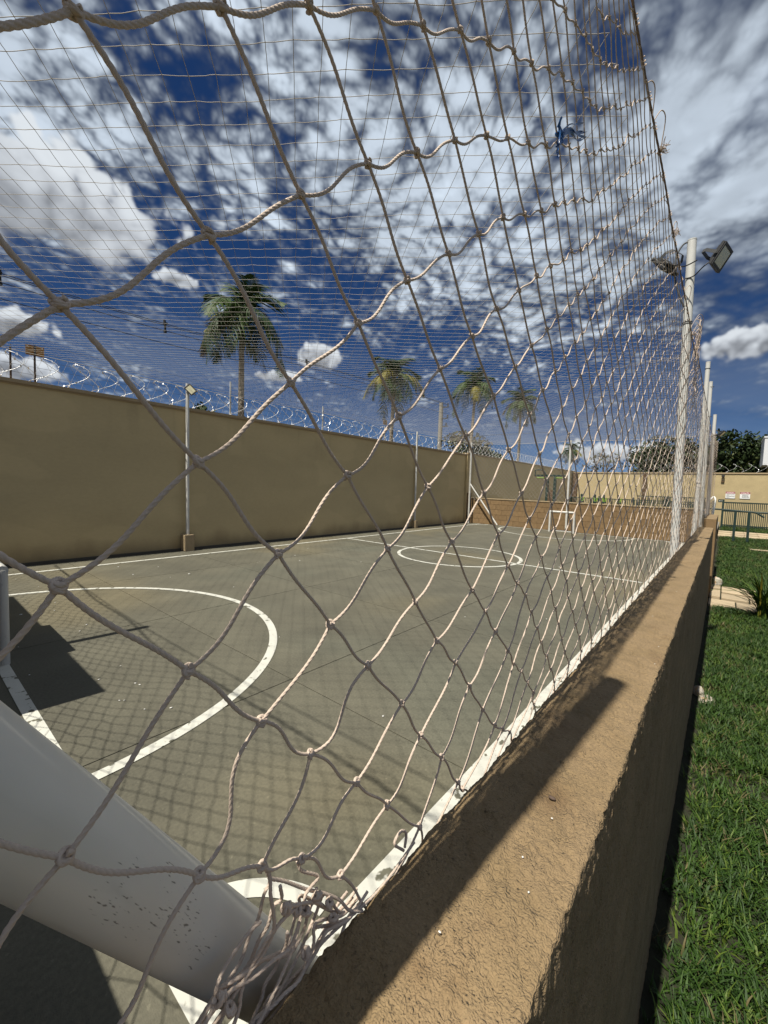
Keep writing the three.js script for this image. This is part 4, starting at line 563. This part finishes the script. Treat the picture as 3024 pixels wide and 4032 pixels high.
{
  const lawn = new THREE.Group(); lawn.name = 'lawn_grass'; tag(lawn, 'thick green lawn grass beside the right wall', 'grass', null, 'stuff'); scene.add(lawn);
  const r = rng(33), inPath = (x, z) => (z < -9.5 && z > -11.35) || (z < -21.2 && z > -23.7);
  const field = (name, geo, mats, count, x0, x1, z0, z1) => mats.forEach((m, q) => { const n = Math.floor(count * [0.45, 0.38, 0.12, 0.05][q]), im = new THREE.InstancedMesh(geo, m, n); im.name = name; let k = 0; const o = new THREE.Object3D(); while (k < n) { const x = lerp(x0, x1, r()), z = lerp(z0, z1, r()); if (inPath(x, z) || (x < 0.3 && r() < 0.93) || x < 0.235) continue; const pt = fbm2(x * 2.6 + 9, z * 2.6 + 40, 3); if (q === 3 && pt < 0) continue; if (pt > 0.16 && r() < 0.35) continue; if (q === 1 && fbm2(x * 1.4 + 29, z * 1.4 + 7, 2) > 0.12) continue; o.position.set(x, lawnY(z) - 0.005 + 0.02 * fbm2(x * 2 + 30, z * 2 + 60, 3), z); o.rotation.set((r() - 0.5) * 0.5, r() * 6.28, (r() - 0.5) * 0.5); const s = (0.75 + 0.5 * r()) * (x < 0.34 ? 0.8 : 1); o.scale.set(s, s * (0.8 + 0.4 * r()), s); o.updateMatrix(); im.setMatrixAt(k++, o.matrix); } im.castShadow = im.receiveShadow = true; lawn.add(im); });  // tufts thinned at the wall foot so dark soil stands in for shade
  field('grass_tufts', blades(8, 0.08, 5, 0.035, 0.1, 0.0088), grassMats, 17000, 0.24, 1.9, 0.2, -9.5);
  field('grass_tufts', blades(9, 0.1, 6, 0.04, 0.09, 0.008), grassMats, 16000, 0.24, 3.2, -11.3, -21.2);
  field('grass_tufts', blades(10, 0.16, 7, 0.05, 0.12, 0.012), grassMats, 2500, 0.24, 4, -23.7, -25.9);
  field('grass_tufts', blades(9, 0.1, 8, 0.03, 0.08, 0.007), grassMats, 9000, 1.9, 4.2, 0.5, -9.5);
}
{ // strap-leaved clump beside the path
  const t = thing('strap_leaf_plant', 'large clump of long arching strap leaves beside the paving stones', 'plant', [0.98, lawnY(-9.3), -9.25]), r = rng(61), by = [[], [], [], []];
  for (let k = 0; k < 190; k++) { const a = r() * 6.28, l = 0.55 + r() * 0.8, out = l * (0.15 + 0.75 * r()), w = 0.009 + 0.008 * r(), dx = Math.cos(a), dz = Math.sin(a), bx = (r() - 0.5) * 0.16, bz = (r() - 0.5) * 0.16, p = [], ix = [], uv = [];
    for (let s = 0; s <= 7; s++) { const q = s / 7, y = l * (q - 0.42 * q * q * (0.4 + out)), x = bx + dx * out * q * q, z = bz + dz * out * q * q, ww = w * (1 - q ** 3); p.push(x - dz * ww, y, z + dx * ww, x, y - ww * 0.5, z, x + dz * ww, y, z - dx * ww); uv.push(0, q, 0.5, q, 1, q); if (s) { const b = 3 * s - 3; ix.push(b, b + 1, b + 3, b + 3, b + 1, b + 4, b + 1, b + 2, b + 4, b + 4, b + 2, b + 5); } }
    const g = new THREE.BufferGeometry(); g.setAttribute('position', new THREE.Float32BufferAttribute(p, 3)); g.setAttribute('uv', new THREE.Float32BufferAttribute(uv, 2)); g.setIndex(ix); g.computeVertexNormals(); const m = new THREE.Mesh(g, [grassMats[1], grassMats[0], grassMats[2], palmMats[2]][r() < 0.5 ? 0 : r() < 0.6 ? 1 : r() < 0.85 ? 2 : 3]); m.name = 'leaf'; m.castShadow = m.receiveShadow = true; t.add(m); }
}
function frondGeo(seed, L, droop) { // a pinnate palm leaf that leaves along +x and arches down
  const r = rng(seed), g = [], c = curve([V(0, 0, 0), V(L * 0.3, L * 0.2, 0), V(L * 0.62, L * (0.2 - 0.22 * droop), (r() - 0.5) * 0.15), V(L * 0.86, L * (0.02 - 0.62 * droop), (r() - 0.5) * 0.25), V(L * 0.95, L * (-0.14 - 0.92 * droop), (r() - 0.5) * 0.3)], 40), [T] = frames(c);
  g.push(sweep(c, 0.022, 5, { taper: (t) => 1 - 0.85 * t }));
  const p = [], ix = [], uv = [];
  for (let k = 5; k < 40; k++) for (const s of [-1, 1]) for (let q = 0; q < 1; q++) {
    const t = (k + q / 2) / 40, at = c[k].clone().lerp(c[Math.min(40, k + 1)], q / 2), len = L * 0.44 * Math.sin(Math.PI * Math.pow(t, 0.7)) * (0.75 + 0.4 * r()) + 0.06, tz = T[k], side = V(-tz.z, 0, tz.x).normalize().multiplyScalar(s), up = V(0, 1, 0), d0 = side.clone().multiplyScalar(0.8).addScaledVector(tz, 0.5).addScaledVector(up, 0.3 * (r() - 0.2)).normalize(), o = p.length / 3, w = 0.024 + 0.013 * r(), dr = 0.5 + 0.6 * r();
    for (let e = 0; e <= 3; e++) { const v = e / 3, y = -dr * len * v * v, ww = w * (0.6 + 1.2 * v - 1.75 * v * v); const b = at.clone().addScaledVector(d0, len * v * (1 - 0.25 * v)).add(V(0, y, 0)); p.push(b.x - tz.x * ww, b.y - tz.y * ww, b.z - tz.z * ww, b.x + tz.x * ww, b.y + tz.y * ww - 0.3 * ww, b.z + tz.z * ww); uv.push(0, v, 1, v); if (e) { const h = o + 2 * e - 2; ix.push(h, h + 1, h + 2, h + 2, h + 1, h + 3); } } }
  const lg = new THREE.BufferGeometry(); lg.setAttribute('position', new THREE.Float32BufferAttribute(p, 3)); lg.setAttribute('uv', new THREE.Float32BufferAttribute(uv, 2)); lg.setIndex(ix); lg.computeVertexNormals(); g.push(lg); return join(g);
}
const FR = [0, 1, 2, 3, 4, 5].map((k) => frondGeo(100 + k * 7, 1.55, [0.12, 0.32, 0.5, 0.7, 0.9, 0.42][k]));
function palm(label, [x, y0, z], yc, s, seed, group) { // yc: height of the crown's heart
  const t = thing('palm_tree', label, 'palm tree', [x, y0, z], 0, group), r = rng(seed), h = yc - y0;
  const tr = []; for (let k = 0; k <= 24; k++) tr.push(V(0.06 * Math.sin(k * 0.21 + seed), (h - 0.5 * s) * k / 24, 0.05 * Math.sin(k * 0.16 + seed * 2)));
  part('trunk', sweep(tr, 0.1 * s, 14, { taper: (q) => 1.25 - 0.45 * q }), M.palmTrunk, t); const e = tr[24];
  part('crownshaft', sweep([e, V(e.x, h - 0.25 * s, e.z), V(e.x, h + 0.05, e.z)], 0.1 * s, 12, { taper: (q) => 1.1 - 0.4 * q }), palmMats[0], t);
  const n = 18; for (let k = 0; k < n; k++) { const lev = k / n, kind = lev < 0.3 ? [0, 1][k % 2] : lev < 0.62 ? [1, 5, 2][k % 3] : [3, 4, 2][k % 3], m = new THREE.Mesh(FR[kind], lev < 0.5 ? palmMats[k % 2] : palmMats[r() < 0.16 ? 2 : r() < 0.12 ? 3 : k % 2]); m.name = 'frond'; const sc = s * (lev < 0.2 ? 1.0 : 0.74 + 0.34 * r()); m.scale.set(sc, sc * (0.85 + 0.3 * r()), sc * (r() < 0.5 ? 1 : -1)); m.position.set(e.x, h - 0.1 * lev * s, e.z); m.rotation.order = 'YXZ'; m.rotation.set((r() - 0.5) * 0.4, k * 2.4 + seed + (r() - 0.5) * 0.4, lev < 0.2 ? 1.0 + 0.35 * r() : lev < 0.34 ? 0.7 : lev < 0.62 ? 0.25 : -0.16); m.castShadow = m.receiveShadow = true; t.add(m); }
  { const g = []; for (let k = 0; k < 34; k++) { const a = r() * 6.28; g.push(sweep(curve([V(e.x, h - 0.45 * s, e.z), V(e.x + 0.2 * s * Math.cos(a), h - (0.5 + 0.15 * r()) * s, e.z + 0.2 * s * Math.sin(a)), V(e.x + 0.28 * s * Math.cos(a), h - (0.75 + 0.3 * r()) * s, e.z + 0.28 * s * Math.sin(a))], 6), 0.007, 4)); } tag(part('flower_stalks', g, palmMats[1], t), null, null, null, 'stuff'); }
  return t;
}
{
  const g = 'palms in a row behind the left wall';
  palm('largest palm with yellowing fronds behind the left wall, left of centre', [-11, -0.6, -6.8], 5.85, 0.93, 1, g); palm('second palm from the left with a dark straight trunk behind the wall', [-11, -0.6, -14.1], 5.65, 0.86, 2, g);
  palm('third palm from the left, right of the utility pole', [-11, -0.6, -21.3], 6.8, 0.86, 3, g); palm('fourth palm from the left, nearest the court corner', [-11, -0.6, -28.1], 7.0, 0.9, 4, g); palm('small distant palm low beside the far middle pole', [-11, -0.6, -40.9], 4.9, 0.72, 5, g);
}
function leafCloud(lobes, n, size, seed) { const r = rng(seed), by = [[], [], []], tot = lobes.reduce((a, l) => a + l[3] * l[4] * l[5], 0);
  for (const [cx, cy, cz, a, b, c] of lobes) { const m = Math.round(n * a * b * c / tot); for (let k = 0; k < m; k++) { let u, v, w, q; do { u = r() * 2 - 1; v = r() * 2 - 1; w = r() * 2 - 1; q = u * u + v * v + w * w; } while (q > 1 || q < 0.12 * r()); const f = 1 + 0.3 * n3(u * 2.2 + cx, v * 2.2 + cy, w * 2.2); if (n3((cx + u * a) * 1.1, (cy + v * b) * 1.1, (cz + w * c) * 1.1) < -0.28) continue; const s = size * (0.5 + r()); const g = new THREE.PlaneGeometry(s, s * 0.45, 1, 1); g.rotateX(r() * 6.28); g.rotateY(r() * 6.28); g.rotateZ(r() * 6.28); g.translate(cx + u * a * f, cy + v * b * f, cz + w * c * f); by[r() < 0.5 ? 0 : r() < 0.7 ? 1 : 2].push(g); } } return by; }
function tree(name, label, [x, y, z], lobes, n, size, seed, mats, trunk) {
  const t = thing(name, label, name === 'shrub' ? 'shrub' : 'tree', [x, y, z]);
  leafCloud(lobes, n, size, seed).forEach((g, k) => g.length && tag(part('crown', g, mats[k], t), null, null, null, null));
  if (trunk) { const r = rng(seed + 5), top = trunk, sh = []; part('trunk', sweep(curve([V(0, 0, 0), V(0.1, top * 0.5, 0.05), V(0, top, 0)], 12), 0.2, 10, { taper: (q) => 1.2 - 0.5 * q }), M.bark, t); for (const [cx, cy, cz] of lobes) part('limb', sweep(curve([V(0, top * 0.8, 0), V(cx * 0.45, lerp(top, cy, 0.55), cz * 0.45), V(cx, cy, cz)], 10), 0.09, 7, { taper: (q) => 1.1 - 0.8 * q }), M.bark, t); }
  return t;
}
{
  const C = [crownMats[0], crownMats[1], crownMats[2]];
  tree('broadleaf_tree', 'dark broad tree seen through the net behind the tall pole', [-3.1, -0.3, -33.5], [[-0.6, 3.9, 0, 1.5, 1.3, 1.5], [0.6, 4.3, 0.2, 1.4, 1.1, 1.4], [0, 2.8, 0, 1.9, 1.2, 1.6], [1.6, 3.7, -0.3, 1.2, 1.2, 1.3], [-1.3, 2.6, 0.3, 0.8, 0.7, 1]], 7000, 0.2, 21, C, 2.4);
  tree('broadleaf_tree', 'dark tree right of the poles behind the back wall', [0.2, -0.3, -33], [[0, 4.2, 0, 1.2, 1.3, 1.3], [0.5, 4.9, 0, 0.9, 0.75, 1], [-0.7, 3.6, 0.2, 1.0, 1.2, 1.2], [0.9, 3.4, 0, 1.1, 1.2, 1.2], [0, 2.6, 0, 1.6, 0.9, 1.2]], 6500, 0.2, 22, C, 2.2);
  tree('broadleaf_tree', 'dark tree at the right edge above the white canopy', [2.6, -0.3, -32.5], [[-0.4, 4.3, 0, 1.1, 1.0, 1.2], [0.8, 4.5, 0, 1.4, 1.2, 1.3], [0, 3.1, 0, 1.7, 1.2, 1.4]], 5500, 0.2, 23, C, 2.2);
  tree('broadleaf_tree', 'dense dark tree low between the poles and the canopy', [1.3, -0.3, -35.5], [[-0.6, 3.2, 0, 1.6, 1.2, 1.2], [0.9, 3.3, 0, 1.6, 1.4, 1.2], [0, 2.2, 0, 2.2, 1.0, 1.2]], 5500, 0.2, 24, C, 2);
  tree('shrub', 'rounded dark green bush tops behind the left wall beside the lamp pole', [-12, -0.6, -6.5], [[0, 3.7, 0.1, 0.5, 0.5, 0.55], [0.1, 3.5, -0.8, 0.5, 0.45, 0.5], [0, 3.45, 0.9, 0.5, 0.4, 0.4], [0, 2.4, 0, 1, 0.9, 1.2]], 3600, 0.13, 25, C, 1.8);
  tree('broadleaf_tree', 'brownish sparse tree beyond the utility pole', [-13, -0.6, -24.3], [[0, 5, 0, 1, 0.55, 1.7], [0, 4.7, -1.8, 0.9, 0.5, 1.2], [0, 4.6, 1.6, 0.8, 0.45, 0.9]], 1500, 0.16, 26, [crownMats[3], crownMats[2], crownMats[3]], 3.4);
  tree('broadleaf_tree', 'low dark tree behind the razor wire near the court corner', [-12, -0.6, -23.5], [[0, 4.0, 0, 1, 0.45, 1.8], [0, 3.9, -2.4, 0.9, 0.45, 1.5], [0, 3.3, -1, 1, 0.9, 2.6]], 3600, 0.18, 27, C, 3);
  tree('broadleaf_tree', 'thin bare leaning tree in front of the distant clouds', [-7.2, -0.3, -36], [[0, 4.2, 0, 1.1, 0.5, 1], [0.9, 3.7, 0.2, 0.8, 0.4, 0.8], [-0.9, 3.5, 0, 0.8, 0.4, 0.8]], 420, 0.15, 28, [crownMats[3], crownMats[3], crownMats[2]], 2.6);
  tree('shrub', 'small brownish cone shrub in front of the back wall', [-2.0, -0.1, -25.6], [[0, 1.1, 0, 0.16, 0.34, 0.16]], 420, 0.09, 29, [crownMats[3], crownMats[2], crownMats[3]], 0.9);
}
// ------------------------------------------------------------------ street beyond: utility pole and its lines
{
  const t = thing('utility_pole', 'tall grey concrete utility pole behind the left wall', 'utility pole', [-14, -0.6, -22.7]);
  part('shaft', sweep([V(0, 0, 0), V(0, 3.6, 0), V(0, 7.2, 0)], 0.16, 8, { taper: (q) => 1.15 - 0.35 * q }), M.concrete, t); for (const y of [6.9, 6.2, 5.7]) part('cross_arm', box(0.5, 0.06, 0.07, 0.3, y, 0), M.dgrey, t);
  part('insulator', [V(0.5, 6.95, 0), V(0.5, 6.25, 0), V(0.42, 5.75, 0)].map((p) => rod(p, p.clone().add(V(0, 0.16, 0)), 0.05, 8)), M.dgrey, t); part('stay_wire', rod(V(0.1, 5, 0), V(3, 6.9, -14), 0.012, 5), M.dgrey, t);
  const w = thing('power_lines', 'three dark power lines with spacers crossing the sky at the left', 'power lines');
  const line = (dy, dx) => curve([V(-14 + dx, 6.3 + dy, 3), V(-14 + dx, 6.19 + dy, -1.92), V(-14 + dx, 6.2 + dy, -5.87), V(-14 + dx, 6.45 + dy, -11.74), V(-13.6 + dx, 6.5 + dy, -22.7)], 60);
  for (const [dy, dx] of [[0.02, -0.05], [-0.08, 0.1], [-0.22, 0], [-0.62, 0]]) part('line', sweep(line(dy, dx), 0.011, 5), M.black, w);
  for (const [y, z] of [[6.07, -1.92], [6.09, -5.87], [6.34, -11.74]]) part('spacer', [box(0.22, 0.04, 0.05, -13.97, y + 0.1, z), box(0.05, 0.34, 0.05, -14, y, z), rod(V(-14, y - 0.17, z), V(-14, y - 0.1, z), 0.05, 6), rod(V(-14.05, y + 0.12, z), V(-14.05, y + 0.24, z), 0.04, 6)], M.black, w);
}

renderer.render(scene, camera);
